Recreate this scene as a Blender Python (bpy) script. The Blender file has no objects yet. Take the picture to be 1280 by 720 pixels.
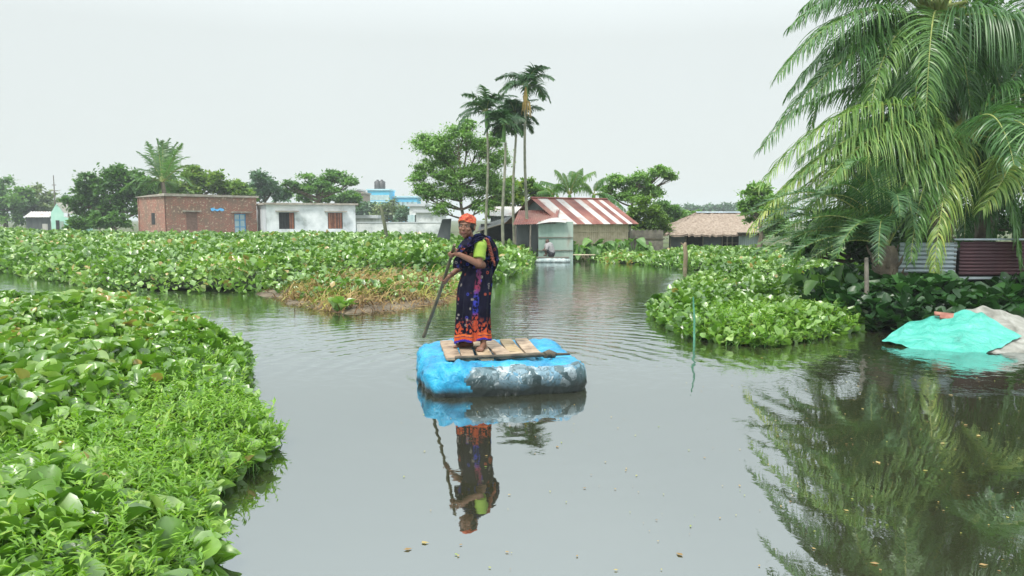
import bpy, math, random
import numpy as np
from mathutils import Vector, Matrix, noise

R = math.radians
C = bpy.context.scene.collection
sc = bpy.context.scene

# ------------------------------------------------------------------ camera
CAM_H, TH, FPX = 1.72, math.atan(86 / 960), 960.0
cd = bpy.data.cameras.new('camera'); cam = bpy.data.objects.new('camera', cd); C.objects.link(cam)
cd.sensor_width = 36; cd.lens = 27.0; cd.clip_start = 0.05; cd.clip_end = 5000
cam.location = (0, 0, CAM_H); cam.rotation_euler = (R(90) - TH, 0, 0)
sc.camera = cam

# ------------------------------------------------------------------ sky, sun, exposure
SUN_EL, SUN_AZ = 58, 215            # azimuth clockwise from +Y (behind the camera, to the left)
w = bpy.data.worlds.new('World'); sc.world = w; w.use_nodes = True
nt = w.node_tree; nt.nodes.clear()
N = nt.nodes.new; L = nt.links.new
out = N('ShaderNodeOutputWorld'); bg = N('ShaderNodeBackground'); bg.inputs['Strength'].default_value = 0.1
sky = N('ShaderNodeTexSky'); sky.sky_type = 'NISHITA'; sky.sun_disc = False
sky.sun_elevation = R(SUN_EL); sky.sun_rotation = R(SUN_AZ); sky.dust_density = 3
tc = N('ShaderNodeTexCoord'); sp = N('ShaderNodeSeparateXYZ'); L(tc.outputs['Generated'], sp.inputs[0])
mr = N('ShaderNodeMapRange'); mr.inputs['From Min'].default_value = 0.22; mr.inputs['From Max'].default_value = 0.85
L(sp.outputs['Z'], mr.inputs['Value'])
cl = N('ShaderNodeMix'); cl.data_type = 'RGBA'
cl.inputs[6].default_value = (5.7, 6.1, 6.0, 1); cl.inputs[7].default_value = (15.5, 16.8, 17.4, 1)
L(mr.outputs[0], cl.inputs[0])
nz = N('ShaderNodeTexNoise'); nz.inputs['Scale'].default_value = 1.6; nz.inputs['Detail'].default_value = 3
L(tc.outputs['Generated'], nz.inputs['Vector'])
nm = N('ShaderNodeMapRange'); nm.inputs['To Min'].default_value = 0.93; nm.inputs['To Max'].default_value = 1.07
L(nz.outputs[0], nm.inputs['Value'])
vs = N('ShaderNodeVectorMath'); vs.operation = 'SCALE'; L(cl.outputs[2], vs.inputs[0]); L(nm.outputs[0], vs.inputs['Scale'])
mx = N('ShaderNodeMix'); mx.data_type = 'RGBA'; mx.inputs[0].default_value = 0.93
L(sky.outputs[0], mx.inputs[6]); L(vs.outputs[0], mx.inputs[7]); L(mx.outputs[2], bg.inputs['Color']); L(bg.outputs[0], out.inputs['Surface'])
sl = bpy.data.lights.new('sun', 'SUN'); sl.energy = 2.6; sl.angle = R(10); sl.color = (1, 0.95, 0.88)
so = bpy.data.objects.new('sun', sl); C.objects.link(so)
el, az = R(SUN_EL), R(SUN_AZ)
sd = Vector((math.sin(az) * math.cos(el), math.cos(az) * math.cos(el), math.sin(el)))
so.rotation_euler = sd.to_track_quat('Z', 'Y').to_euler()
sc.view_settings.view_transform = 'Standard'; sc.view_settings.look = 'None'
sc.view_settings.exposure = 0.55; sc.view_settings.gamma = 1.0
sc.cycles.use_denoising = True
sc.cycles.max_bounces = 7; sc.cycles.diffuse_bounces = 3; sc.cycles.glossy_bounces = 3
sc.cycles.transmission_bounces = 4; sc.cycles.volume_bounces = 0; sc.cycles.transparent_max_bounces = 6
sc.cycles.use_adaptive_sampling = True; sc.cycles.adaptive_threshold = 0.015

# ------------------------------------------------------------------ pixel <-> world
ct, st = math.cos(TH), math.sin(TH)
def P(px, py, Y):
    u, v = (px - 640) / FPX, (360 - py) / FPX
    t = Y / (ct + v * st)
    return np.array((u * t, Y, CAM_H + t * (v * ct - st)))
def G(px, py, z=0.0):
    u, v = (px - 640) / FPX, (360 - py) / FPX
    t = (z - CAM_H) / (v * ct - st)
    return np.array((u * t, t * (ct + v * st), z))

# ------------------------------------------------------------------ object helpers
class MB:
    def __init__(s): s.V = []; s.F = []; s.n = 0; s.R = []; s.UV = []
    def add(s, V, F, mat=0, rnd=0.5, smooth=True, uv=None):
        V = np.asarray(V, float).reshape(-1, 3); F = np.asarray(F, int)
        s.V.append(V); s.F.append((F + s.n, mat, smooth)); s.n += len(V)
        r = np.empty(len(V)); r[:] = rnd; s.R.append(r)
        s.UV.append(np.zeros((len(V), 2)) if uv is None else np.asarray(uv, float))
    def box(s, c, size, rz=0, mat=0, rnd=0.5, rx=0, ry=0):
        c = np.array(c, float); h = np.array(size, float) / 2
        V = np.array([(x, y, z) for x in (-1, 1) for y in (-1, 1) for z in (-1, 1)]) * h
        M = np.array(Matrix.Rotation(rz, 3, 'Z') @ Matrix.Rotation(ry, 3, 'Y') @ Matrix.Rotation(rx, 3, 'X'))
        s.add(V @ M.T + c, [(0, 1, 3, 2), (4, 6, 7, 5), (0, 4, 5, 1), (2, 3, 7, 6), (0, 2, 6, 4), (1, 5, 7, 3)], mat, rnd, False)
        return s
    def tube(s, pts, rad, k=8, mat=0, rnd=0.5, cap=True, wob=0, seed=0):
        pts = np.array(pts, float); n = len(pts)
        rad = np.broadcast_to(np.array(rad, float), (n,))
        T = np.gradient(pts, axis=0); T /= np.linalg.norm(T, axis=1)[:, None] + 1e-9
        ref = np.array((0.13, 0.97, 0.2)) if abs(T[:, 2]).mean() > 0.6 else np.array((0.05, 0.1, 1.0))
        A = np.cross(T, ref); A /= np.linalg.norm(A, axis=1)[:, None] + 1e-9
        B = np.cross(T, A)
        a = np.arange(k) * 2 * math.pi / k
        rr = rad[:, None]
        if wob:
            rr = rr * (1 + wob * np.random.RandomState(seed).uniform(-1, 1, (n, k)))
        V = pts[:, None] + rr[..., None] * (np.cos(a)[None, :, None] * A[:, None] + np.sin(a)[None, :, None] * B[:, None])
        V = V.reshape(-1, 3)
        i = np.arange(n - 1)[:, None] * k; j = np.arange(k)[None]; j2 = (j + 1) % k
        F = np.stack([i + j, i + j2, i + k + j2, i + k + j], -1).reshape(-1, 4)
        s.add(V, F, mat, rnd)
        if cap:
            s.add(V[:k], [list(range(k))[::-1]], mat, rnd, False); s.add(V[-k:], [list(range(k))], mat, rnd, False)
        return s
    def grid(s, V, mat=0, rnd=0.5, smooth=True, closed=False, uv=None):
        V = np.asarray(V, float); n, m = V.shape[:2]
        jm = m if closed else m - 1
        i = np.arange(n - 1)[:, None] * m; j = np.arange(jm)[None]; j2 = (j + 1) % m
        F = np.stack([i + j, i + j2, i + m + j2, i + m + j], -1).reshape(-1, 4)
        s.add(V.reshape(-1, 3), F, mat, rnd, smooth, None if uv is None else uv.reshape(-1, 2)); return s
    def ell(s, c, r, M=None, mat=0, rnd=0.5, nu=16, nv=10):
        u = np.arange(nu) * 2 * math.pi / nu; v = np.linspace(0.001, math.pi - 0.001, nv)
        X = np.stack([np.sin(v)[:, None] * np.cos(u), np.sin(v)[:, None] * np.sin(u), np.cos(v)[:, None] + 0 * u], -1) * np.array(r)
        if M is not None: X = X @ np.array(M).T
        s.grid(X + np.array(c), mat, rnd, True, True)
        return s
    def capsule(s, a, b, ra, rb, k=14):
        a = np.array(a, float); b = np.array(b, float); d = b - a; Ln = np.linalg.norm(d); d = d / Ln
        ts = []; rs = []
        for q in np.linspace(0.02, 1, 5): ts.append(-ra * math.cos(q * math.pi / 2)); rs.append(ra * math.sin(q * math.pi / 2))
        for q in np.linspace(1, 0.02, 5): ts.append(Ln + rb * math.cos(q * math.pi / 2)); rs.append(rb * math.sin(q * math.pi / 2))
        s.tube([a + d * t for t in ts], rs, k); return s
    def inst(s, TV, TF, pos, Rm, scale, rnd, mat=0, smooth=True, uv=None):
        pos = np.asarray(pos); n = len(pos); m = len(TV)
        if n == 0: return
        sc_ = np.asarray(scale, float)
        if sc_.ndim == 1: sc_ = np.repeat(sc_[:, None], 3, 1)
        V = np.einsum('nij,nmj->nmi', Rm, TV[None] * sc_[:, None]) + pos[:, None]
        F = (np.asarray(TF)[None] + (np.arange(n) * m)[:, None, None]).reshape(-1, len(TF[0]))
        s.add(V.reshape(-1, 3), F, mat, np.repeat(rnd, m), smooth, None if uv is None else np.tile(uv, (n, 1)))
    def build(s, name, mats, parent=None, **kw):
        if not isinstance(mats, (list, tuple)): mats = [mats]
        me = bpy.data.meshes.new(name)
        V = np.concatenate(s.V); RR = np.concatenate(s.R); UV = np.concatenate(s.UV)
        tot = []; idx = []; mi = []; sm = []
        for F, m, smo in s.F:
            F = F.reshape(len(F), -1)
            tot.append(np.full(len(F), F.shape[1])); idx.append(F.ravel()); mi.append(np.full(len(F), m)); sm.append(np.full(len(F), smo))
        tot = np.concatenate(tot); idx = np.concatenate(idx); mi = np.concatenate(mi); sm = np.concatenate(sm)
        o = bpy.data.objects.new(name, me); C.objects.link(o)
        org = None
        me.vertices.add(len(V)); me.loops.add(len(idx)); me.polygons.add(len(tot))
        me.vertices.foreach_set('co', V.astype(np.float32).ravel())
        me.loops.foreach_set('vertex_index', idx.astype(np.int32))
        me.polygons.foreach_set('loop_start', np.concatenate([[0], np.cumsum(tot)[:-1]]).astype(np.int32))
        me.polygons.foreach_set('loop_total', tot.astype(np.int32))
        me.polygons.foreach_set('material_index', mi.astype(np.int32))
        me.polygons.foreach_set('use_smooth', sm.astype(bool))
        for m in mats: me.materials.append(m)
        a = me.attributes.new('rnd', 'FLOAT', 'POINT'); a.data.foreach_set('value', RR.astype(np.float32))
        if np.any(UV):
            a = me.attributes.new('cuv', 'FLOAT_VECTOR', 'POINT')
            a.data.foreach_set('vector', np.concatenate([UV, np.zeros((len(UV), 1))], 1).astype(np.float32).ravel())
        me.update(calc_edges=True); me.validate()
        if parent is not None: o.parent = parent
        for k, v in kw.items(): o[k] = v
        return o

def thing(name, loc, label, cat, group=None, rz=0):
    o = bpy.data.objects.new(name, None); C.objects.link(o); o.empty_display_size = 0.2
    o.location = tuple(loc); o.rotation_euler = (0, 0, rz)
    tag(o, label, cat, group); return o
def tag(o, label, cat=None, group=None, kind=None):
    o['label'] = label
    if cat: o['category'] = cat
    if group: o['group'] = group
    if kind: o['kind'] = kind
    return o
def wpart(mb, name, mats, root, **kw):
    """mesh given in world coordinates, parented to an unrotated Empty"""
    o = mb.build(name, mats, root, **kw)
    o.location = -root.location if root.type == 'EMPTY' else (0, 0, 0)
    return o

# ------------------------------------------------------------------ materials
def mat(name):
    m = bpy.data.materials.new(name); m.use_nodes = True; t = m.node_tree; t.nodes.clear()
    o = t.nodes.new('ShaderNodeOutputMaterial'); return m, t, o
def node(t, ty, **kw):
    n = t.nodes.new(ty)
    for k, v in kw.items():
        if hasattr(n, k): setattr(n, k, v)
        else: n.inputs[k.replace('_', ' ')].default_value = v
    return n
def c4(c): return (c[0], c[1], c[2], 1)
def ramp(t, fac, stops, interp='LINEAR'):
    r = t.nodes.new('ShaderNodeValToRGB'); r.color_ramp.interpolation = interp
    e = r.color_ramp.elements
    while len(e) < len(stops): e.new(0.5)
    for i, (p, c) in enumerate(stops): e[i].position = p; e[i].color = c4(c)
    if fac is not None: t.links.new(fac, r.inputs[0])
    return r
def mixc(t, f, a, b, mode='MIX'):
    m = t.nodes.new('ShaderNodeMix'); m.data_type = 'RGBA'; m.blend_type = mode
    for i, v in ((0, f), (6, a), (7, b)):
        if hasattr(v, 'is_linked'): t.links.new(v, m.inputs[i])
        else: m.inputs[i].default_value = v if i == 0 else c4(v)
    return m.outputs[2]
def noise_tex(t, scale, detail=4, vec=None, dist=0.0, rough=0.55):
    n = t.nodes.new('ShaderNodeTexNoise'); n.inputs['Scale'].default_value = scale; n.inputs['Detail'].default_value = detail
    n.inputs['Distortion'].default_value = dist; n.inputs['Roughness'].default_value = rough
    if vec is None:
        tc = t.nodes.new('ShaderNodeTexCoord'); vec = tc.outputs['Object']
    t.links.new(vec, n.inputs['Vector']); return n.outputs[0]
def bump(t, h, strength=0.4, dist=0.02):
    b = t.nodes.new('ShaderNodeBump'); b.inputs['Strength'].default_value = strength; b.inputs['Distance'].default_value = dist
    t.links.new(h, b.inputs['Height']); return b.outputs[0]

def leaf_mat(name, stops, trans=0.3, rough=0.45, tcol=1.5, spec=0.5, backspec=0.5):
    m, t, o = mat(name)
    at = node(t, 'ShaderNodeAttribute', attribute_name='rnd')
    r = ramp(t, at.outputs['Fac'], stops)
    nz = noise_tex(t, 9.0, 3)
    nzr = t.nodes.new('ShaderNodeMapRange'); nzr.inputs['To Min'].default_value = 0.72; nzr.inputs['To Max'].default_value = 1.28
    t.links.new(nz, nzr.inputs['Value'])
    sc_ = t.nodes.new('ShaderNodeVectorMath'); sc_.operation = 'SCALE'; t.links.new(r.outputs[0], sc_.inputs[0]); t.links.new(nzr.outputs[0], sc_.inputs['Scale'])
    p = node(t, 'ShaderNodeBsdfPrincipled', Roughness=rough); p.inputs['Specular IOR Level'].default_value = spec
    t.links.new(sc_.outputs[0], p.inputs['Base Color'])
    tr = t.nodes.new('ShaderNodeBsdfTranslucent')
    s2 = t.nodes.new('ShaderNodeVectorMath'); s2.operation = 'MULTIPLY'; s2.inputs[1].default_value = (tcol * 1.1, tcol * 1.25, tcol * 0.45)
    t.links.new(sc_.outputs[0], s2.inputs[0]); t.links.new(s2.outputs[0], tr.inputs['Color'])
    ms = t.nodes.new('ShaderNodeMixShader'); ms.inputs[0].default_value = trans
    t.links.new(p.outputs[0], ms.inputs[1]); t.links.new(tr.outputs[0], ms.inputs[2]); t.links.new(ms.outputs[0], o.inputs['Surface'])
    return m
def plain(name, c1, c2=None, scale=6, rough=0.7, bstr=0.3, bdist=0.01, detail=5, metallic=0, stops=None, spec=0.5, bscale=None):
    m, t, o = mat(name)
    nz = noise_tex(t, scale, detail)
    r = ramp(t, nz, stops or [(0.35, c1), (0.65, c2 or c1)])
    p = node(t, 'ShaderNodeBsdfPrincipled', Roughness=rough, Metallic=metallic); p.inputs['Specular IOR Level'].default_value = spec
    t.links.new(r.outputs[0], p.inputs['Base Color'])
    h = noise_tex(t, bscale or scale * 6, 4)
    t.links.new(bump(t, h, bstr, bdist), p.inputs['Normal']); t.links.new(p.outputs[0], o.inputs['Surface'])
    return m

M = {}
hy = [(0.0, (0.04, 0.11, 0.010)), (0.35, (0.09, 0.20, 0.020)), (0.7, (0.17, 0.31, 0.05)), (0.94, (0.30, 0.43, 0.13)), (0.96, (0.30, 0.43, 0.13)), (1.0, (0.34, 0.25, 0.07))]
M['hyacinth'] = leaf_mat('hyacinth_leaf', hy, 0.22, 0.34, 1.4, 1.0)
M['hy_stem'] = leaf_mat('hyacinth_stem', [(0, (0.07, 0.2, 0.03)), (1, (0.16, 0.34, 0.06))], 0.2)
M['weed'] = leaf_mat('weed_leaf', [(0, (0.09, 0.22, 0.025)), (0.8, (0.22, 0.38, 0.05)), (1, (0.34, 0.42, 0.1))], 0.3)
M['shadeleaf'] = leaf_mat('shaded_vine_leaf', [(0, (0.012, 0.04, 0.012)), (0.6, (0.025, 0.085, 0.02)), (1, (0.06, 0.16, 0.04))], 0.2, 0.4)  # leaf colour carries the shade over the right bank
M['tree_dark'] = leaf_mat('tree_leaf_dark', [(0, (0.018, 0.05, 0.018)), (0.6, (0.04, 0.1, 0.028)), (1, (0.08, 0.17, 0.05))], 0.25)
M['tree_mid'] = leaf_mat('tree_leaf_mid', [(0, (0.05, 0.12, 0.03)), (0.6, (0.11, 0.23, 0.055)), (1, (0.19, 0.33, 0.09))], 0.28)
M['tree_light'] = leaf_mat('tree_leaf_light', [(0, (0.08, 0.17, 0.04)), (0.6, (0.18, 0.33, 0.085)), (1, (0.30, 0.45, 0.14))], 0.3)
M['tree_yel'] = leaf_mat('tree_leaf_yellowish', [(0, (0.07, 0.14, 0.02)), (0.6, (0.15, 0.26, 0.035)), (1, (0.28, 0.34, 0.06))], 0.3)
M['tree_blue'] = leaf_mat('tree_leaf_bluish', [(0, (0.04, 0.10, 0.05)), (0.6, (0.08, 0.17, 0.085)), (1, (0.13, 0.23, 0.12))], 0.2)
M['tree_olive'] = leaf_mat('tree_leaf_olive', [(0, (0.09, 0.14, 0.05)), (0.6, (0.16, 0.22, 0.08)), (1, (0.25, 0.30, 0.12))], 0.2)
M['palm'] = leaf_mat('palm_leaflet', [(0, (0.025, 0.07, 0.028)), (0.35, (0.06, 0.15, 0.045)), (0.6, (0.11, 0.22, 0.055)), (0.82, (0.20, 0.30, 0.08)), (1, (0.36, 0.40, 0.09))], 0.27, 0.38, 1.5, 0.6)
M['palm_dark'] = leaf_mat('date_leaflet', [(0, (0.025, 0.07, 0.03)), (0.6, (0.07, 0.16, 0.06)), (1, (0.15, 0.26, 0.09))], 0.2, 0.45)
M['rachis'] = plain('frond_rachis', (0.16, 0.22, 0.05), (0.3, 0.32, 0.1), 8)
M['areca'] = leaf_mat('areca_leaflet', [(0, (0.015, 0.05, 0.02)), (0.6, (0.035, 0.1, 0.03)), (1, (0.08, 0.17, 0.05))], 0.25)
M['banana'] = leaf_mat('banana_leaf', [(0, (0.04, 0.12, 0.03)), (0.6, (0.09, 0.2, 0.05)), (1, (0.2, 0.28, 0.1))], 0.35)
M['bark'] = plain('bark', (0.09, 0.07, 0.05), (0.22, 0.18, 0.13), 5, 0.9, 0.8, 0.03)
M['bark_pale'] = plain('pale_bark', (0.13, 0.14, 0.10), (0.26, 0.26, 0.19), 4, 0.85, 0.5, 0.02)
M['palm_trunk'] = plain('palm_trunk', (0.1, 0.085, 0.065), (0.22, 0.18, 0.13), 3, 0.9, 0.9, 0.03)
M['dead'] = leaf_mat('dry_stalk', [(0, (0.12, 0.065, 0.03)), (0.35, (0.27, 0.18, 0.08)), (0.6, (0.38, 0.29, 0.12)), (0.75, (0.34, 0.33, 0.08)), (1, (0.14, 0.25, 0.04))], 0.15, 0.7, 1.0, 0.2)
M['mud'] = plain('mud', (0.07, 0.055, 0.035), (0.17, 0.135, 0.085), 3, 0.8, 0.6, 0.04)
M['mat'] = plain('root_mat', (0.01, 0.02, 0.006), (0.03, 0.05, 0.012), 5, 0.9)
M['wood'] = plain('weathered_plank', (0.30, 0.21, 0.13), (0.50, 0.38, 0.26), 7, 0.8, 0.6, 0.008, stops=[(.3, (.14, .10, .07)), (.45, (.30, .22, .15)), (.62, (.44, .34, .24))])
M['wood_dark'] = plain('dark_wet_wood', (0.035, 0.028, 0.02), (0.1, 0.08, 0.05), 9, 0.6, 0.5, 0.01)
M['wood_grey'] = plain('grey_wood', (0.09, 0.085, 0.07), (0.2, 0.18, 0.15), 5, 0.85, 0.6, 0.01)

# ground: fine silt seen through the shallow edges, dry soil inland
def ground_mat():
    m, t, o = mat('wet_soil')
    n1 = noise_tex(t, 0.5, 8); r = ramp(t, n1, [(0.35, (0.06, 0.055, 0.03)), (0.55, (0.07, 0.1, 0.03)), (0.7, (0.12, 0.11, 0.06))])
    p = node(t, 'ShaderNodeBsdfPrincipled', Roughness=0.9); t.links.new(r.outputs[0], p.inputs['Base Color'])
    t.links.new(bump(t, noise_tex(t, 6, 6), 0.6, 0.05), p.inputs['Normal']); t.links.new(p.outputs[0], o.inputs['Surface'])
    return m
def water_mat():
    m, t, o = mat('murky_water')
    geo = t.nodes.new('ShaderNodeNewGeometry'); pos = geo.outputs['Position']
    dif = node(t, 'ShaderNodeBsdfDiffuse'); 
    n0 = noise_tex(t, 0.35, 4, pos); rr = ramp(t, n0, [(0.3, (0.024, 0.025, 0.013)), (0.7, (0.036, 0.036, 0.020))])
    t.links.new(rr.outputs[0], dif.inputs['Color'])
    gl = node(t, 'ShaderNodeBsdfGlossy', Roughness=0.018); gl.inputs['Color'].default_value = (0.90, 0.96, 0.98, 1)
    # ripple heights
    big = noise_tex(t, 1.3, 2, pos, 0.4); mid = noise_tex(t, 5.0, 3, pos, 0.8); fine = noise_tex(t, 17.0, 2, pos, 0.3)
    # rings spreading from the raft
    sub = t.nodes.new('ShaderNodeVectorMath'); sub.operation = 'SUBTRACT'; sub.inputs[1].default_value = (-0.3, 8.6, 0)
    t.links.new(pos, sub.inputs[0])
    wv = t.nodes.new('ShaderNodeTexWave'); wv.wave_type = 'RINGS'; wv.rings_direction = 'Z'
    wv.inputs['Scale'].default_value = 1.15; wv.inputs['Distortion'].default_value = 5.0; wv.inputs['Detail'].default_value = 2; wv.inputs['Detail Scale'].default_value = 0.9
    t.links.new(sub.outputs[0], wv.inputs['Vector'])
    ln = t.nodes.new('ShaderNodeVectorMath'); ln.operation = 'LENGTH'; t.links.new(sub.outputs[0], ln.inputs[0])
    fall = t.nodes.new('ShaderNodeMapRange'); fall.inputs['From Min'].default_value = 0.7; fall.inputs['From Max'].default_value = 5.5
    fall.inputs['To Min'].default_value = 1; fall.inputs['To Max'].default_value = 0; t.links.new(ln.outputs['Value'], fall.inputs['Value'])
    # rougher water behind the raft (towards +Y), calm near the camera
    sy = t.nodes.new('ShaderNodeSeparateXYZ'); t.links.new(pos, sy.inputs[0])
    act = t.nodes.new('ShaderNodeMapRange'); act.inputs['From Min'].default_value = 6.8; act.inputs['From Max'].default_value = 10
    act.inputs['To Min'].default_value = 0.10; act.inputs['To Max'].default_value = 1.0; act.interpolation_type = 'SMOOTHSTEP'
    t.links.new(sy.outputs['Y'], act.inputs['Value'])
    def mth(op, a, b):
        n = t.nodes.new('ShaderNodeMath'); n.operation = op
        for i, v in enumerate((a, b)):
            if hasattr(v, 'is_linked'): t.links.new(v, n.inputs[i])
            else: n.inputs[i].default_value = v
        return n.outputs[0]
    rings = mth('MULTIPLY', mth('MULTIPLY', wv.outputs['Fac'], fall.outputs[0]), 0.55)
    h = mth('ADD', mth('MULTIPLY', big, 1.2), mth('ADD', mth('MULTIPLY', mid, 0.55), mth('MULTIPLY', fine, 0.09)))
    h = mth('MULTIPLY', mth('ADD', h, rings), act.outputs[0])
    b = t.nodes.new('ShaderNodeBump'); b.inputs['Strength'].default_value = 1.0; b.inputs['Distance'].default_value = 0.010
    t.links.new(h, b.inputs['Height']); t.links.new(b.outputs[0], gl.inputs['Normal'])
    fr = node(t, 'ShaderNodeFresnel', IOR=1.45); t.links.new(b.outputs[0], fr.inputs['Normal'])
    fm = t.nodes.new('ShaderNodeMapRange'); fm.inputs['From Min'].default_value = 0.03; fm.inputs['From Max'].default_value = 0.62
    fm.inputs['To Min'].default_value = 0.33; fm.inputs['To Max'].default_value = 0.88
    t.links.new(fr.outputs[0], fm.inputs['Value'])
    ms = t.nodes.new('ShaderNodeMixShader'); t.links.new(fm.outputs[0], ms.inputs[0])
    t.links.new(dif.outputs[0], ms.inputs[1]); t.links.new(gl.outputs[0], ms.inputs[2]); t.links.new(ms.outputs[0], o.inputs['Surface'])
    return m

# ------------------------------------------------------------------ the setting: ground and water
def sstep(x, a, b):
    x = np.clip((x - a) / (b - a), 0, 1); return x * x * (3 - 2 * x)
def land(x, y):
    z = -0.7 + 0 * x
    far = sstep(y, 59, 66) * 0.9
    hut = sstep(x, -2.5, 0.8) * sstep(y, 31.6, 33.0) * 0.85
    bank = sstep(x - 0.25 * (14 - y), 5.6, 7.2) * sstep(y, 11.3, 12.6) * (1 - sstep(y, 17, 20)) * 0.95
    far2 = sstep(x, 4.5, 8.0) * sstep(y, 33.5, 36) * 0.8
    return z + np.maximum.reduce([far, hut, bank, far2])
xs = np.concatenate([-np.geomspace(700, 30, 24), np.linspace(-29, 29, 117), np.geomspace(30, 700, 24)])
ys = np.concatenate([[-60, -30, -10], np.linspace(0, 70, 141), np.geomspace(72, 900, 30)])
X, Y = np.meshgrid(xs, ys)
Z = land(X, Y) + 0.05 * np.sin(X * 1.7 + np.sin(Y * 1.3) * 2) * np.cos(Y * 1.1)
g = MB().grid(np.stack([X, Y, Z], -1)).build('ground', ground_mat(), kind='structure')
X, Y = np.meshgrid(np.array([-700, -40, 0, 40, 700.]), np.array([-60, 0, 40, 200, 900.]))
wtr = MB().grid(np.stack([X, Y, 0 * X], -1)).build('water', water_mat(), kind='structure')

# ------------------------------------------------------------------ leaf clouds
def rotm(az, tilt, roll):
    """local +Y is the leaf axis, +Z its normal"""
    n = len(az); ca, sa = np.cos(az), np.sin(az); cti, sti = np.cos(tilt), np.sin(tilt); cr, sr = np.cos(roll), np.sin(roll)
    Z0 = np.zeros(n); O = np.ones(n)
    Rz = np.stack([ca, -sa, Z0, sa, ca, Z0, Z0, Z0, O], -1).reshape(n, 3, 3)
    Rx = np.stack([O, Z0, Z0, Z0, cti, -sti, Z0, sti, cti], -1).reshape(n, 3, 3)
    Ry = np.stack([cr, Z0, sr, Z0, O, Z0, -sr, Z0, cr], -1).reshape(n, 3, 3)
    return Rz @ Rx @ Ry
def leaf_template(rows, cup=0.25, curl=-0.2, fold=0.0):
    V = []; nc = 5
    for t, wd in rows:
        for x in np.linspace(-1, 1, nc):
            V.append((x * wd * 0.5, t - 0.08 * (1 - abs(x)) * 0, cup * (x * wd) ** 2 + curl * t * t + fold * abs(x) * wd * 0.5))
    V = np.array(V); F = []
    for i in range(len(rows) - 1):
        for j in range(nc - 1): a = i * nc + j; F.append((a, a + 1, a + nc + 1, a + nc))
    return V, np.array(F)
HY_NEAR = leaf_template([(0, .16), (.07, .62), (.25, 1.0), (.5, 1.12), (.75, .95), (.9, .6), (.98, .12)], 0.42, -0.25)
def small(TV):
    V, F = TV; return V, F
HY_FAR = (np.array([(-.1, 0, 0), (.1, 0, 0), (-.5, .45, .12), (0, .5, -.02), (.5, .45, .12), (-.25, .95, -.05), (0, 1.02, -.16), (.25, .95, -.05)]),
          np.array([(0, 1, 3, 2), (1, 4, 3, 3), (2, 3, 6, 5), (3, 4, 7, 6)]))
HY_FAR = (HY_FAR[0], np.array([(0, 1, 3, 2), (2, 3, 6, 5), (3, 4, 7, 6)]))
HY_FAR = (np.array([(-.12, 0, .02), (0, 0, 0), (.12, 0, .02), (-.5, .5, .14), (0, .5, -.03), (.5, .5, .14), (-.2, 1, -.08), (0, 1.05, -.16), (.2, 1, -.08)]),
          np.array([(0, 1, 4, 3), (1, 2, 5, 4), (3, 4, 7, 6), (4, 5, 8, 7)]))
NARROW = (np.array([(0, 0, 0), (-.13, .45, .03), (.13, .45, .03), (0, 1, -.12)]), np.array([(0, 2, 3, 1)]))
LEAF = (np.array([(0, 0, 0), (-.3, .42, .06), (.3, .42, .06), (0, 1, -.14), (0, .45, -.03)]), np.array([(0, 4, 3, 1), (0, 2, 3, 4)]))

def in_poly(x, y, poly):
    inside = np.zeros(len(x), bool); n = len(poly)
    for i in range(n):
        x1, y1 = poly[i]; x2, y2 = poly[(i + 1) % n]
        c = ((y1 > y) != (y2 > y)) & (x < (x2 - x1) * (y - y1) / (y2 - y1 + 1e-12) + x1)
        inside ^= c
    return inside
def edge_dist(x, y, poly):
    d = np.full(len(x), 1e9); n = len(poly)
    for i in range(n):
        a = np.array(poly[i]); b = np.array(poly[(i + 1) % n]); ab = b - a
        t = np.clip(((x - a[0]) * ab[0] + (y - a[1]) * ab[1]) / (ab @ ab + 1e-12), 0, 1)
        d = np.minimum(d, np.hypot(x - a[0] - t * ab[0], y - a[1] - t * ab[1]))
    return d
def vnoise(x, y, s, seed=0):
    """cheap smooth value noise"""
    rs = np.random.RandomState(seed); T = rs.rand(64, 64)
    x = x * s + 1000; y = y * s + 1000
    xi = np.floor(x).astype(int); yi = np.floor(y).astype(int); fx = x - xi; fy = y - yi
    fx = fx * fx * (3 - 2 * fx); fy = fy * fy * (3 - 2 * fy)
    a = T[xi % 64, yi % 64]; b = T[(xi + 1) % 64, yi % 64]; c = T[xi % 64, (yi + 1) % 64]; d = T[(xi + 1) % 64, (yi + 1) % 64]
    return a + (b - a) * fx + (c - a) * fy + (a - b - c + d) * fx * fy
def sample_poly(poly, n, rs, dens=None):
    poly = np.array(poly); lo = poly.min(0); hi = poly.max(0); xs = []; ys = []; got = 0
    while got < n:
        x = rs.uniform(lo[0], hi[0], 60000); y = rs.uniform(lo[1], hi[1], 60000)
        k = in_poly(x, y, poly) & (np.abs(x) < y * 0.72 + 1.2)
        if dens is not None: k &= rs.rand(60000) < dens(x, y)
        xs.append(x[k]); ys.append(y[k]); got += k.sum()
    return np.concatenate(xs)[:n], np.concatenate(ys)[:n]
def jag(poly, rs, amp, step):
    """roughen a polygon's outline"""
    out = []
    n = len(poly)
    for i in range(n):
        a = np.array(poly[i][:2], float); b = np.array(poly[(i + 1) % n][:2], float)
        k = max(1, int(np.linalg.norm(b - a) / step))
        for j in range(k):
            out.append(tuple(a + (b - a) * j / k + rs.uniform(-amp, amp, 2)))
    return out

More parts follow.
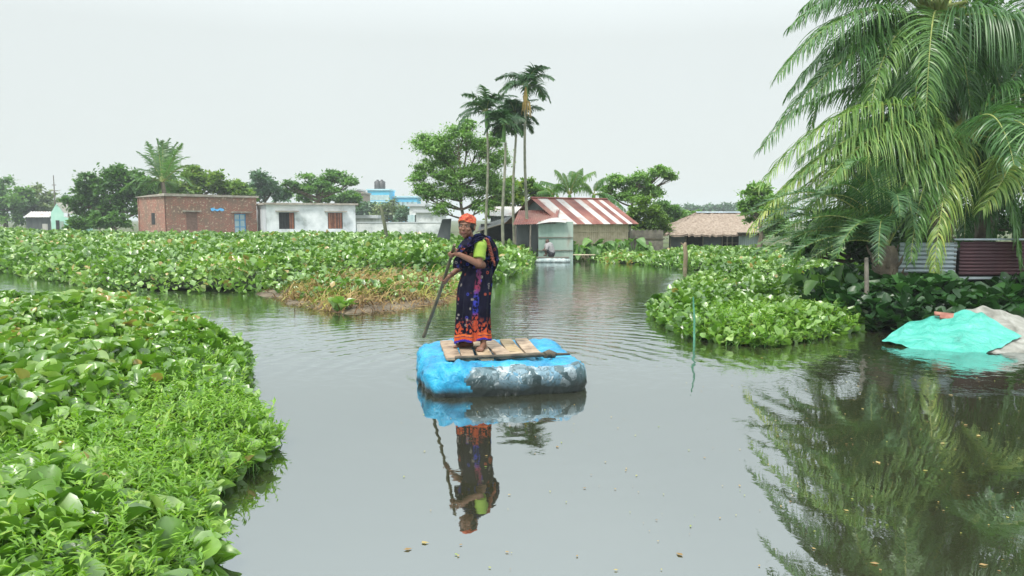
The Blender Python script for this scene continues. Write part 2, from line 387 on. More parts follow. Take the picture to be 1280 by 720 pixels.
def bed(name, label, poly, n, size, height, template, rs, mats, dens=None, stems=False, sprigs=0, sprig_where=None, floor=0.0,
        tilt=(42, 24), edge_w=0.5, mat_res=0.25, size_far=0.0, bias=None):
    poly = jag(poly, rs, 0.12 * min(1, size * 6), 0.6)
    x, y = sample_poly(poly, n, rs, dens)
    e = edge_dist(x, y, poly)
    ef = np.clip(e / edge_w, 0, 1)
    hh = height * (0.35 + 0.65 * np.sqrt(ef)) * (0.70 + 0.60 * vnoise(x, y, 0.9, 3)) * (0.85 + 0.3 * vnoise(x, y, 2.6, 5))
    f = 1 - (0.62 + 0.34 * (e < 0.35)) * rs.rand(n) ** np.where(e < 0.35, 0.8, 1.6)
    z = floor + hh * f
    s = size * rs.uniform(0.5, 1.3, n) * (1 + size_far * np.clip((y - 18) / 40, 0, 1.2)) * (0.75 + 0.5 * vnoise(x, y, 1.1, 8))
    az = rs.uniform(0, 2 * math.pi, n)
    ti = np.radians(rs.normal(tilt[0], tilt[1], n)).clip(-0.3, 1.45); ro = np.radians(rs.normal(0, 22, n))
    # blade starts at the petiole tip
    Rm = rotm(az, ti, ro)
    rnd = np.clip(0.42 + 0.28 * (vnoise(x, y, 0.7, 11) - 0.5) * 2 + rs.normal(0, 0.2, n), 0, 0.93)
    rnd = np.where(rs.rand(n) < 0.006, 1.0, rnd)
    if bias is not None: rnd = np.clip(rnd + bias, 0, 1)
    pos = np.stack([x, y, z - 0.25 * s], 1)
    sx = s * rs.uniform(0.75, 1.15, n)
    mb = MB()
    mb.inst(template[0], template[1], pos, Rm, np.stack([sx, s, s * rs.uniform(0.4, 1.5, n)], 1), rnd, 0)
    if stems:
        k = rs.rand(n) < stems
        ST = np.array([(-.5, 0, 0), (.5, 0, 0), (0, .8, 0), (-.3, 0, 1), (.3, 0, 1), (0, .5, 1)]); SF = np.array([(0, 1, 4, 3), (1, 2, 5, 4), (2, 0, 3, 5)])
        bp = np.stack([x + rs.normal(0, .05, n), y + rs.normal(0, .05, n), np.full(n, floor - 0.02)], 1)[k]; tp = pos[k]
        d = tp - bp; Ln = np.linalg.norm(d, axis=1); w_ = 0.010 * rs.uniform(0.7, 1.4, k.sum())
        d = d / Ln[:, None]; a = np.cross(d, np.array((0.2, 1, 0.1))); a /= np.linalg.norm(a, axis=1)[:, None]; b = np.cross(d, a)
        Rs = np.stack([a, b, d], -1)
        mb.inst(ST, SF, bp, Rs, np.stack([w_, w_, Ln], 1), rs.rand(k.sum()), 1)
    if sprigs:
        sx_, sy_ = sample_poly(poly, sprigs, rs, sprig_where)
        e2 = edge_dist(sx_, sy_, poly)
        top = floor + height * (0.40 + 0.70 * np.clip(e2 / 0.45, 0, 1)) * rs.uniform(0.5, 1.1, sprigs)
        m_ = 16
        ax = rs.normal(0, .35, (sprigs, 2)) 
        tt = np.tile(np.linspace(0.25, 1, m_), sprigs)
        bx = np.repeat(np.stack([sx_, sy_], 1), m_, 0) + np.repeat(ax, m_, 0) * (tt * np.repeat(top, m_))[:, None] * 0.8
        bz = np.repeat(top, m_) * tt
        azz = rs.uniform(0, 2 * math.pi, sprigs * m_); til = np.radians(rs.normal(28, 20, sprigs * m_))
        ls = rs.uniform(0.038, 0.07, sprigs * m_)
        mb.inst(NARROW[0], NARROW[1], np.column_stack([bx, bz]), rotm(azz, til, 0 * til), ls, np.repeat(rs.rand(sprigs), m_) * .6 + rs.rand(sprigs * m_) * .4, 2)
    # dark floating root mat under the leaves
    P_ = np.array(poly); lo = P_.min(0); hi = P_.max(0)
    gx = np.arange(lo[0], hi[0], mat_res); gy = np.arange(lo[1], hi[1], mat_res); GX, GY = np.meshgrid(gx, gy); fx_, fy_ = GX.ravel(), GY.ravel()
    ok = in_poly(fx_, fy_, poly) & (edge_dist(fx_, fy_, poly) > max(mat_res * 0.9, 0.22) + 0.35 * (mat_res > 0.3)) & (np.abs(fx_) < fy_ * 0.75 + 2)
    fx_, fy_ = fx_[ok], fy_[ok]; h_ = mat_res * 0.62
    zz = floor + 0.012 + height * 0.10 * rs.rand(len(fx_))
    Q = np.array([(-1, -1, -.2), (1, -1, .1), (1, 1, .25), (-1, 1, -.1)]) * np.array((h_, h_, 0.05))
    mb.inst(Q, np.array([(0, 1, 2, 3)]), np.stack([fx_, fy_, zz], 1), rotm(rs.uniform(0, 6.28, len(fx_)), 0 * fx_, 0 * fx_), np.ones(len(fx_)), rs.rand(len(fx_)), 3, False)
    o = mb.build(name, mats)
    tag(o, label, 'water plants', kind='stuff'); return o

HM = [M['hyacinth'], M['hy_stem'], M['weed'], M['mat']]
rs = np.random.RandomState(4)
near_poly = [(-0.95, 1.5), (-1.55, 3.7), (-1.78, 4.6), (-1.80, 5.2), (-1.82, 5.6), (-2.05, 6.3), (-2.5, 7), (-2.85, 8.2), (-3.35, 9.4), (-4.2, 10.8), (-5.1, 12.0), (-6.5, 12.8), (-9.5, 13.6), (-13, 14.4), (-13, 1.5)]
def near_weed(x, y):
    return np.clip(1.25 - np.abs(x - (-1.9 - 0.25 * (y - 4.5))) / 1.1, 0.06, 1) * np.clip(1.6 - (y - 3) / 5, 0.12, 1) * (vnoise(x, y, 1.2, 9) > 0.35)
bed('water_hyacinth', 'broad glossy water hyacinth leaves mixed with fine weeds filling the near left corner', near_poly, 21000, 0.118, 0.46,
    HY_NEAR, rs, HM, stems=0.5, bias=0.10, edge_w=0.8, sprigs=4200, sprig_where=near_weed, mat_res=0.12,
    dens=lambda x, y: np.clip(7.5 / y, 0.5, 1) * np.where(near_weed(x, y) > 0.5, 0.45, 1))
def gp(l): return [tuple(G(a, b)[:2]) for a, b in l]
mid_poly = gp([(-90, 334), (0, 340), (60, 352), (110, 360), (160, 365), (240, 366), (325, 368), (350, 362), (440, 350), (540, 352), (585, 362), (625, 352), (650, 343), (664, 335), (668, 328)]) \
    + [(1.15, 32.2), (0.5, 36), (-3, 44), (-9, 55), (-17, 58), (-27, 56), (-36, 62), (-55, 84), (-70, 84), (-70, 30)]
bed('water_hyacinth', 'wide pale green field of water hyacinth stretching back to the brick and white houses', mid_poly, 90000, 0.142, 0.66,
    HY_FAR, rs, HM, dens=lambda x, y: np.clip((20 / y) ** 1.3, 0.13, 1), mat_res=0.5, size_far=0.9, edge_w=0.7, bias=0.08)
right_poly = gp([(815, 392), (818, 402), (850, 420), (900, 432), (960, 436), (1020, 428), (1075, 412)]) + [(5.3, 11.6), (6.0, 12.5), (6.2, 15), (6.4, 20), (7.5, 26)] + gp([(960, 336), (900, 345), (860, 358), (835, 372)])
bed('water_hyacinth', 'light green hyacinth patch floating right of the raft beneath the palms', right_poly, 17000, 0.122, 0.42,
    HY_FAR, rs, HM, dens=lambda x, y: np.clip((13 / y) ** 1.2, 0.2, 1), sprigs=1500, sprig_where=lambda x, y: (y < 11.8) * 0.9 + 0.1, mat_res=0.2, stems=0.25)
far_poly = gp([(700, 323.5), (760, 329), (800, 331), (850, 337), (900, 341), (935, 349)]) + [(7.5, 20), (12, 19), (15, 27), (15, 36), (8, 36.5), (6, 34.3), (4.4, 32.6), (2.3, 31.5)]
bed('water_hyacinth', 'far bright strip of hyacinth in front of the striped and thatched huts', far_poly, 22000, 0.15, 0.42,
    HY_FAR, rs, HM, mat_res=0.4, edge_w=1.0, bias=0.12)
bank_poly = [(4.6, 12.6), (5.6, 11.5), (7.3, 11.0), (9.5, 11.0), (14, 11.0), (14, 17), (6.2, 17), (5.2, 14.5)]
bed('climbing_vines', 'broad-leaved vines, coloured dark for the shade, covering the bank behind the tarpaulin', bank_poly, 9000, 0.20, 0.62,
    HY_FAR, rs, [M['shadeleaf'], M['hy_stem'], M['shadeleaf'], M['mat']], mat_res=0.25, floor=0.05, edge_w=1.0, tilt=(35, 26))
# dry stalks
def blades(name, label, poly, n, rs, ln=(0.3, 0.6), wd=0.016, hmax=0.42, m=M['dead'], sway=1.0, kind='stuff', cbias=0.0):
    x, y = sample_poly(poly, n, rs); e = np.clip(edge_dist(x, y, poly) / 0.8, 0, 1)
    k = 5; t = np.linspace(0, 1, k)
    az = rs.uniform(0, 6.283, n); Ln = rs.uniform(*ln, n); lean = rs.uniform(0.25, 1.3, n) * sway; z0 = hmax * e * rs.rand(n) * 0.7
    s = t[None] * Ln[:, None]
    hor = s * np.sin(lean[:, None] * (0.4 + t[None])); ver = s * np.cos(lean[:, None] * (0.5 + 1.3 * t[None]))
    c = np.stack([x[:, None] + hor * np.cos(az)[:, None], y[:, None] + hor * np.sin(az)[:, None], z0[:, None] + ver], -1)
    c[..., 2] = np.maximum(c[..., 2], 0.015)
    side = np.stack([-np.sin(az + .6), np.cos(az + .6), 0.3 + 0 * az], -1)[:, None] * (wd * rs.uniform(.5, 1.4, n)[:, None, None] * (1 - 0.7 * t[None, :, None]))
    V = np.stack([c - side, c + side], 2).reshape(-1, 3)
    b = (np.arange(n) * k * 2)[:, None] + np.arange(k - 1)[None] * 2
    F = np.stack([b, b + 1, b + 3, b + 2], -1).reshape(-1, 4)
    mb = MB(); mb.add(V, F, 0, np.repeat(np.clip(0.45 + cbias + 0.6 * (vnoise(x, y, 1.1, 21) - .5) + rs.normal(0, .2, n), 0, 1), k * 2))
    o = mb.build(name, [m]); tag(o, label, 'dry plants', kind=kind); return o
dry_poly = gp([(352, 374), (400, 388), (440, 390), (500, 384), (552, 377), (580, 364), (560, 354), (440, 352), (365, 360)])
blades('dry_stalks', 'heap of straw coloured dead hyacinth stalks at the edge of the green field', dry_poly, 9000, rs, hmax=0.40, sway=1.9, ln=(0.2, 0.65), wd=0.011)
bed('water_hyacinth', 'scattered green hyacinth leaves pushing through the dead stalks', gp([(345, 372), (440, 388), (545, 378), (590, 362), (575, 350), (440, 348), (350, 356)]), 1500, 0.12, 0.42, HY_FAR, rs, HM, dens=lambda x, y: 0.12 + (vnoise(x, y, 1.6, 41) > 0.62) * 0.9, mat_res=3.0)
blades('dry_litter', 'flat scattered litter of dead stalks along the muddy edge of the dry heap', gp([(322, 367), (350, 377), (400, 390), (440, 394), (505, 390), (560, 381), (590, 364), (560, 352), (380, 352)]), 3500, rs, hmax=0.06, sway=2.2, ln=(0.1, 0.4), wd=0.010, cbias=-.25)
# mud strip
mp = gp([(318, 367), (350, 376), (400, 388), (440, 392), (500, 387), (556, 379), (584, 364), (560, 352), (380, 352)])
mp = jag(mp, rs, 0.12, 0.4)
P_ = np.array(mp); GX, GY = np.meshgrid(np.arange(P_[:, 0].min(), P_[:, 0].max(), 0.1), np.arange(P_[:, 1].min(), P_[:, 1].max(), 0.1))
fx_, fy_ = GX.ravel(), GY.ravel(); e_ = np.where(in_poly(fx_, fy_, mp), edge_dist(fx_, fy_, mp), -1).reshape(GX.shape)
ZZ = np.where(e_ > 0, -0.01 + 0.12 * np.minimum(e_, 1) ** .6, -0.08) + 0.02 * (vnoise(fx_, fy_, 4, 2).reshape(GX.shape) - .3)
MB().grid(np.stack([GX, GY, ZZ], -1)).build('mud_bank', M['mud'], kind='structure')

# a crown made of leaves, a trunk with limbs
def crown(mb, lobes, n, leaf, rs, tmpl=LEAF, sub=14, subr=0.36, cbias=0.0, flat=0.8, droop=0.0):
    lobes = [(np.array(c), np.array(r, float) * np.ones(3)) for c, r in lobes]
    wts = np.array([np.prod(r) ** (2 / 3) for c, r in lobes]); wts /= wts.sum(); cents = []
    for (c, r), wt in zip(lobes, wts):
        d = rs.normal(0, 1, (sub, 3)); d /= np.linalg.norm(d, axis=1)[:, None]; d[:, 2] = np.where(d[:, 2] < -0.75, -d[:, 2], d[:, 2])
        sc_ = c + d * r * rs.uniform(0.45, 0.92, (sub, 1)); cents.append((c, sc_))
        m = int(n * wt); k = rs.randint(0, sub, m)
        srad = subr * r * rs.uniform(0.7, 1.35, (sub, 1)); 
        q = rs.normal(0, 1, (m, 3)); q /= np.linalg.norm(q, axis=1)[:, None]
        q *= np.abs(rs.normal(0, 0.62, (m, 1)))
        p = sc_[k] + q * srad[k] * np.array((1.15, 1.15, flat))
        az = np.arctan2(q[:, 0], q[:, 1]) * -1 + rs.normal(0, 1.0, m)
        ti = rs.normal(0.25 - droop, 0.55, m); ro = rs.normal(0, 0.6, m)
        crnd = rs.normal(0, 0.16, sub)
        rnd = np.clip(0.45 + cbias + crnd[k] + rs.normal(0, 0.16, m), 0, 1)
        mb.inst(tmpl[0], tmpl[1], p, rotm(az, ti, ro), leaf * rs.uniform(0.6, 1.3, m), rnd)
    return cents
def limb(mb, a, b, ra, rb, rs, sag=0.12, n=7, k=6):
    a = np.array(a, float); b = np.array(b, float); t = np.linspace(0, 1, n)[:, None]
    L_ = np.linalg.norm(b - a); mid = (a + b) / 2 + np.array((0, 0, sag * L_)) * -1 + rs.normal(0, 0.07 * L_, 3)
    p = (1 - t) ** 2 * a + 2 * t * (1 - t) * mid + t * t * b
    mb.tube(p, np.linspace(ra, rb, n), k, wob=0.08, seed=int(rs.randint(1e6)))
    return p
def tree(name, label, cat, Y, lobes_px, base_px, n, leaf, lm, seed, group=None, trunk_r=0.15, split=0.4, bm=None, sub=14, subr=0.36, base_z=0.0, tmpl=LEAF, cbias=0, flat=0.8, dj=0.5, twigs=5, droop=0.0):
    rs = np.random.RandomState(seed); k = Y / FPX
    lobes = []
    for l in lobes_px:
        px, py, rp = l[:3]; rz = l[3] if len(l) > 3 else rp
        lobes.append((P(px, py, Y + rs.uniform(-dj, dj) * rp * k), (rp * k, rp * k * 0.9, rz * k)))
    base = P(base_px, 300, Y); base[2] = base_z
    root = thing(name, base, label, cat, group)
    mb = MB(); cents = crown(mb, lobes, n, leaf, rs, tmpl, sub, subr, cbias, flat, droop)
    tb = MB(); zc = np.mean([c[2] for c, _ in lobes]); fork = base + np.array((rs.uniform(-.2, .2), 0, (zc - base_z) * split))
    tb.tube([base + (0, 0, -0.3), base + (0, 0, .1), (base + fork) / 2 + (rs.uniform(-.1, .1), 0, 0), fork], [trunk_r * 1.5, trunk_r * 1.15, trunk_r, trunk_r * 0.85], 10, wob=0.08, seed=seed)
    top = base + np.array((rs.uniform(-.3, .3), 0, (zc - base_z) * min(1.15, split + .55)))
    lead = limb(tb, fork, top, trunk_r * .85, trunk_r * .3, rs, sag=0)
    for c, subs in cents:
        lo_ = max(0, min(5, int((c[2] - fork[2]) / max(.1, top[2] - fork[2]) * 5 - 1.5)))
        pth = limb(tb, lead[lo_], c - np.array((0, 0, 0.1)), trunk_r * 0.6, trunk_r * 0.22, rs)
        for s_ in subs[:twigs]: limb(tb, pth[rs.randint(3, 6)], s_, trunk_r * 0.22, trunk_r * 0.06, rs, n=5, k=4)
    wpart(tb, 'trunk', bm or M['bark'], root)
    wpart(mb, 'crown', lm, root)
    return root

far_g = 'trees on the far shore'
tree('broadleaf_tree', 'hazy rounded tree at the far left edge of the picture', 'tree', 108, [(8, 246, 26), (-14, 250, 26), (30, 252, 20), (10, 264, 22)], 8, 7000, 0.55, M['tree_mid'], 1, far_g, 0.3, dj=.3, twigs=0, cbias=.1)
tree('broadleaf_tree', 'low hazy tree just left of the thin utility mast', 'tree', 112, [(48, 250, 20), (62, 262, 16), (28, 266, 16), (44, 268, 16)], 48, 5000, 0.55, M['tree_olive'], 2, far_g, 0.25, twigs=0)
tree('broadleaf_tree', 'faint small tree showing behind the mint green shed', 'tree', 150, [(85, 252, 10), (96, 256, 11), (76, 258, 9)], 86, 1500, 0.6, M['tree_blue'], 3, far_g, 0.25, twigs=0)
tree('shade_tree', 'large dark dense tree left of the brick house', 'tree', 66, [(118, 245, 24), (150, 238, 26), (104, 262, 18), (160, 256, 22), (128, 266, 24), (150, 222, 16), (172, 236, 14), (96, 250, 14), (112, 230, 16), (175, 262, 16)], 140, 16000, 0.33, M['tree_mid'], 4, far_g, 0.35, twigs=4, cbias=-.22)
tree('broadleaf_tree', 'yellow green tree above the brick house roof', 'tree', 72, [(235, 232, 20), (262, 232, 18), (215, 238, 15), (282, 240, 13), (300, 240, 11), (272, 228, 12), (245, 222, 14)], 245, 11000, 0.36, M['tree_yel'], 5, far_g, 0.25, twigs=3)
tree('shade_tree', 'dark tree leaning behind the coconut crown and brick corner', 'tree', 74, [(192, 244, 20), (180, 232, 14), (205, 240, 18), (214, 232, 12), (170, 226, 12)], 190, 8000, 0.33, M['tree_mid'], 45, far_g, 0.25, twigs=3)
tree('broadleaf_tree', 'small pale green tree at the right end of the brick roof', 'tree', 74, [(292, 240, 14), (308, 244, 11)], 298, 2500, 0.36, M['tree_yel'], 6, far_g, 0.2, twigs=3)
tree('broadleaf_tree', 'blue green tree rising behind the gap between the two houses', 'tree', 86, [(326, 229, 15), (340, 238, 16), (318, 242, 15), (352, 246, 12)], 332, 5000, 0.42, M['tree_blue'], 7, far_g, 0.25, twigs=3)
tree('spreading_tree', 'flat-topped spreading tree behind the white house roof', 'tree', 70, [(392, 228, 26, 12), (420, 222, 24, 10), (372, 238, 16, 8), (436, 228, 12, 6), (404, 236, 24, 9), (362, 230, 10, 6)], 398, 8000, 0.3, M['tree_mid'], 8, far_g, 0.22, split=0.35, twigs=6, flat=.6)
tree('broadleaf_tree', 'low dark tree peeping over the right end of the white house', 'tree', 80, [(405, 247, 14), (432, 250, 13), (380, 248, 12), (444, 254, 10)], 420, 4500, 0.36, M['tree_mid'], 9, far_g, 0.2, twigs=3)
tree('broadleaf_tree', 'grey green tree below the tall block of the blue building', 'tree', 120, [(458, 264, 14), (448, 270, 12), (472, 268, 13)], 458, 3200, 0.5, M['tree_blue'], 10, far_g, 0.25, twigs=0)
tree('broadleaf_tree', 'olive tree below the long wing of the blue building', 'tree', 115, [(486, 264, 16), (500, 270, 12), (478, 272, 12)], 486, 3200, 0.5, M['tree_olive'], 11, far_g, 0.25, twigs=0)
tree('broadleaf_tree', 'small bluish tree left of the white boundary building', 'tree', 110, [(508, 268, 10), (516, 274, 8), (500, 276, 8)], 508, 1800, 0.5, M['tree_blue'], 12, far_g, 0.2, twigs=0)
tree('neem_tree', 'tall airy light green tree behind the woman, left of the slim palms', 'tree', 38, [(545, 186, 24, 18), (572, 172, 22, 15), (596, 188, 24, 18), (530, 178, 16, 12), (560, 206, 26, 18), (596, 216, 26, 18), (532, 208, 14, 11), (540, 240, 22, 14), (578, 240, 24, 14), (608, 234, 20, 16), (526, 238, 14, 10), (604, 258, 18, 10), (552, 262, 14, 9), (622, 200, 18, 16), (628, 236, 18, 14), (616, 176, 14, 11), (560, 224, 22, 14), (522, 222, 12, 9), (585, 156, 10, 7)],
     576, 46000, 0.12, M['tree_light'], 13, 'trees round the huts', 0.10, split=0.42, sub=16, subr=0.5, twigs=8, flat=.8, bm=M['bark'], droop=.3)
tree('broadleaf_tree', 'yellow green bushy tree behind the striped roof and slim palms', 'tree', 44, [(636, 244, 22), (660, 238, 18), (676, 246, 16), (620, 262, 14), (646, 262, 18), (690, 254, 10)], 650, 11000, 0.2, M['tree_yel'], 14, 'trees round the huts', 0.14, twigs=5)
tree('mango_tree', 'open branching tree to the right of the banana plants', 'tree', 42, [(772, 228, 16, 12), (800, 226, 18, 13), (826, 216, 14, 9), (790, 244, 20, 12), (815, 240, 14, 9), (760, 238, 10, 7), (838, 222, 8, 5)], 792, 14000, 0.15, M['tree_light'], 15, 'trees round the huts', 0.10, split=.3, sub=20, twigs=10, flat=.75, droop=.3)
tree('broadleaf_tree', 'round yellow green bushy tree between the striped and thatched huts', 'tree', 38, [(806, 264, 17), (792, 276, 14), (822, 276, 14), (808, 284, 15), (830, 286, 10)], 806, 9500, 0.16, M['tree_yel'], 16, 'trees round the huts', 0.1, twigs=4, cbias=-.1)
tree('broadleaf_tree', 'mid green tree behind the left slope of the thatched roof', 'tree', 50, [(842, 270, 14), (860, 274, 12), (828, 262, 12), (850, 284, 14), (872, 272, 8)], 848, 6500, 0.22, M['tree_mid'], 17, 'trees round the huts', 0.12, twigs=4)
tree('broadleaf_tree', 'pale green tree just left of the big coconut fronds', 'tree', 34, [(938, 246, 15), (952, 240, 16), (942, 266, 15), (960, 262, 20), (930, 258, 9), (970, 285, 18)], 950, 9000, 0.16, M['tree_light'], 18, 'trees round the huts', 0.12, twigs=4)
for i, (px, py, rp, lab) in enumerate([(842, 264, 8, 'left'), (864, 262, 9, ''), (884, 261, 8, ''), (905, 262, 9, ''), (924, 261, 8, ''), (950, 262, 9, ''), (980, 264, 9, '')]):
    labs = ['faint far tree just right of the round bushy tree', 'faint far tree above the left end of the thatched ridge', 'faint far tree over the left half of the thatched ridge', 'faint far tree over the middle of the thatched ridge',
            'faint far tree over the right end of the thatched ridge', 'faint far tree hidden behind the pale tree by the palms', 'faint far tree behind the coconut fronds']
    tree('distant_tree', labs[i], 'tree', 230, [(px, py, rp), (px + 8, py + 4, rp), (px - 8, py + 5, rp)], px, 1000, 1.0, M['tree_blue'], 50 + i, 'hazy tree line on the horizon', 0.3, twigs=0)
# dense growth behind the coconut palms
tree('jungle_tree', 'dense dark tree filling the background behind the big palms', 'tree', 20, [(1120, 150, 60), (1180, 110, 70), (1140, 230, 60), (1210, 200, 70), (1100, 270, 50), (1180, 290, 60)], 1170, 26000, 0.13, M['tree_dark'], 20, 'dark growth behind the palms', 0.2, twigs=8, dj=.3)
tree('jungle_tree', 'dense dark tree at the right edge behind the tin shed', 'tree', 19, [(1270, 120, 60), (1290, 210, 70), (1250, 280, 50), (1230, 40, 60), (1330, 150, 60)], 1290, 20000, 0.12, M['tree_dark'], 21, 'dark growth behind the palms', 0.2, twigs=8, dj=.3)
tree('shrub', 'dark leafy shrub under the date palm fronds', 'shrub', 17, [(1040, 300, 34), (1085, 310, 34), (1010, 312, 24), (1130, 300, 34)], 1060, 9000, 0.15, M['tree_dark'], 22, 'dark growth behind the palms', 0.08, twigs=4)
# bushes at the foot of the dark tree
for i, (px, py, rp, lab) in enumerate([(98, 278, 10, 'low bush at the left foot of the dark tree'), (122, 276, 11, 'low bush under the middle of the dark tree'), (146, 276, 11, 'low bush beside the left corner of the brick house')]):
    tree('bush', lab, 'bush', 61, [(px, py, rp), (px + 8, py + 4, rp * .8), (px - 8, py + 4, rp * .8)], px, 1600, 0.3, M['tree_mid'], 70 + i, 'bushes at the foot of the dark tree', 0.06, twigs=2)

# ------------------------------------------------------------------ palms
def frond(p0, p1, p2, Ll, n, rs, wd=0.023, hang=1.2, fwd=0.6, lift=0.25, roll=0.0, rnd=0.45, rr=0.022, bare=0.12, seg=5, prof=None, tipc=0.0):
    p0, p1, p2 = map(lambda v: np.array(v, float), (p0, p1, p2))
    mb = MB(); tt = np.linspace(0, 1, 16)[:, None]
    bz = lambda t: (1 - t) ** 2 * p0 + 2 * t * (1 - t) * p1 + t * t * p2
    mb.tube(bz(tt), np.linspace(rr, rr * 0.18, 16), 6, mat=1)
    t = np.sort(np.concatenate([np.linspace(bare, 0.995, n)] * 2)); t = t + rs.normal(0, 0.003, len(t)); t = np.clip(t, bare, 1)
    sgn = np.tile([1, -1], n).astype(float); t = t[:, None]
    c = bz(t); T = 2 * (1 - t) * (p1 - p0) + 2 * t * (p2 - p1); T /= np.linalg.norm(T, axis=1)[:, None]
    up = np.array((0, 0, 1.0)); S = np.cross(T, up + np.array((0.01, 0.02, 0))); S /= np.linalg.norm(S, axis=1)[:, None]; Nn = np.cross(S, T)
    S, Nn = S * math.cos(roll) + Nn * math.sin(roll), Nn * math.cos(roll) - S * math.sin(roll)
    u = (t[:, 0] - bare) / (1 - bare)
    pr = (0.55 + 0.45 * np.sin(np.clip(u * 1.25 + 0.15, 0, 1) * math.pi)) * np.where(u > 0.75, 1 - 0.55 * (u - 0.75) / 0.25, 1)
    Li = Ll * pr * rs.uniform(0.85, 1.1, len(u))
    f = fwd * (0.6 + 0.9 * u) + rs.normal(0, 0.15, len(u)); Li = Li * np.where(rs.rand(len(u)) < .07, rs.uniform(.2, .7, len(u)), 1)
    D = S * sgn[:, None] + T * f[:, None] + Nn * (lift + rs.normal(0, 0.12, len(u)))[:, None]
    D /= np.linalg.norm(D, axis=1)[:, None]
    hg = hang * rs.uniform(0.55, 1.45, len(u))
    pts = [c]; dirs = [D]; d = D.copy(); p = c.copy()
    for k in range(seg):
        p = p + d * (Li / seg)[:, None]; d = d + np.array((0, 0, -1.0)) * (hg / seg)[:, None] * 1.3; d /= np.linalg.norm(d, axis=1)[:, None]
        pts.append(p); dirs.append(d)
    pts = np.stack(pts, 1); dirs = np.stack(dirs, 1)
    W = T[:, None] - (T[:, None] * dirs).sum(-1, keepdims=True) * dirs
    W = W + Nn[:, None] * rs.normal(0, 0.35, (len(u), 1, 1)); W /= np.linalg.norm(W, axis=-1, keepdims=True) + 1e-9
    wp = wd * np.array([0.5, 1.0, 1.0, 0.85, 0.55, 0.08])[:seg + 1] if seg == 5 else wd * np.linspace(1, .1, seg + 1)
    W = W * (wp[None, :, None] * rs.uniform(.8, 1.2, (len(u), 1, 1)) / 2)
    V = np.stack([pts - W, pts + W], 2).reshape(-1, 3)
    b = (np.arange(len(u)) * (seg + 1) * 2)[:, None] + np.arange(seg)[None] * 2
    F = np.stack([b, b + 1, b + 3, b + 2], -1).reshape(-1, 4)
    r_ = np.repeat(np.clip(rnd + rs.normal(0, .08, len(u)), 0, 1)[:, None], seg + 1, 1) + tipc * np.linspace(0, 1, seg + 1)[None]
    mb.add(V, F, 0, np.repeat(np.clip(r_, 0, 1).ravel(), 2), True)
    return mb
def palm_trunk(base, top, r0, r1, bow=0.2, rs=None, rings=26):
    base = np.array(base, float); top = np.array(top, float); n = rings * 2; t = np.linspace(0, 1, n)[:, None]
    p = base + (top - base) * t + np.array((bow, 0, 0)) * np.sin(t * math.pi)
    r = (r0 + (r1 - r0) * t[:, 0]) * (1 + 0.06 * (np.arange(n) % 2)); r[:3] *= 1.25
    return MB().tube(p, r, 10, wob=0.04, seed=3)

def big_palm(label, crown_p, base_p, fr_px, n_extra, seed, Lf=(3.0, 4.2), Yc=14, lm='palm', name='coconut_palm', group='coconut palms on the right bank', extra_el=(-25, 70), az_rng=(0, 360), n=118):
    rs = np.random.RandomState(seed)
    root = thing(name, base_p, label, 'palm tree', group)
    wpart(palm_trunk(base_p, crown_p, 0.19, 0.13, 0.3), 'trunk', M['palm_trunk'], root)
    mb = MB(); mb.ell(crown_p, (0.22, 0.22, 0.35))
    for k in range(14):
        a = rs.uniform(0, 6.28); mb.tube([crown_p, crown_p + np.array((math.cos(a) * .25, math.sin(a) * .25, .1)), crown_p + np.array((math.cos(a) * .5, math.sin(a) * .5, .35 * rs.rand()))], [.09, .06, .03], 6)
    wpart(mb, 'crown_shaft', M['rachis'], root)
    for (a, b, c, d, kw) in fr_px:
        k = dict(Ll=0.85, n=n, rs=rs, hang=1.9); k.update(kw); k['Ll'] *= 1.12
        mbf = frond(P(a[0], a[1], a[2]), P(b[0], b[1], b[2]), P(c[0], c[1], c[2]), **k)
        wpart(mbf, 'frond', [M[lm], M['rachis']], root)
    for i in range(n_extra):
        az = R(rs.uniform(*az_rng)); e = R(rs.uniform(*extra_el)); Lg = rs.uniform(*Lf)
        dx, dy = math.cos(az), math.sin(az)
        p1 = crown_p + Lg * 0.55 * np.array((dx * math.cos(e), dy * math.cos(e), math.sin(e)))
        e2 = e - R(rs.uniform(55, 95)); p2 = p1 + Lg * 0.55 * np.array((dx * math.cos(e2), dy * math.cos(e2), math.sin(e2)))
        wpart(frond(crown_p, p1, p2, 0.8, int(n * .85), rs, roll=rs.normal(0, .3), rnd=rs.uniform(.25, .6)), 'frond', [M[lm], M['rachis']], root)
    return root

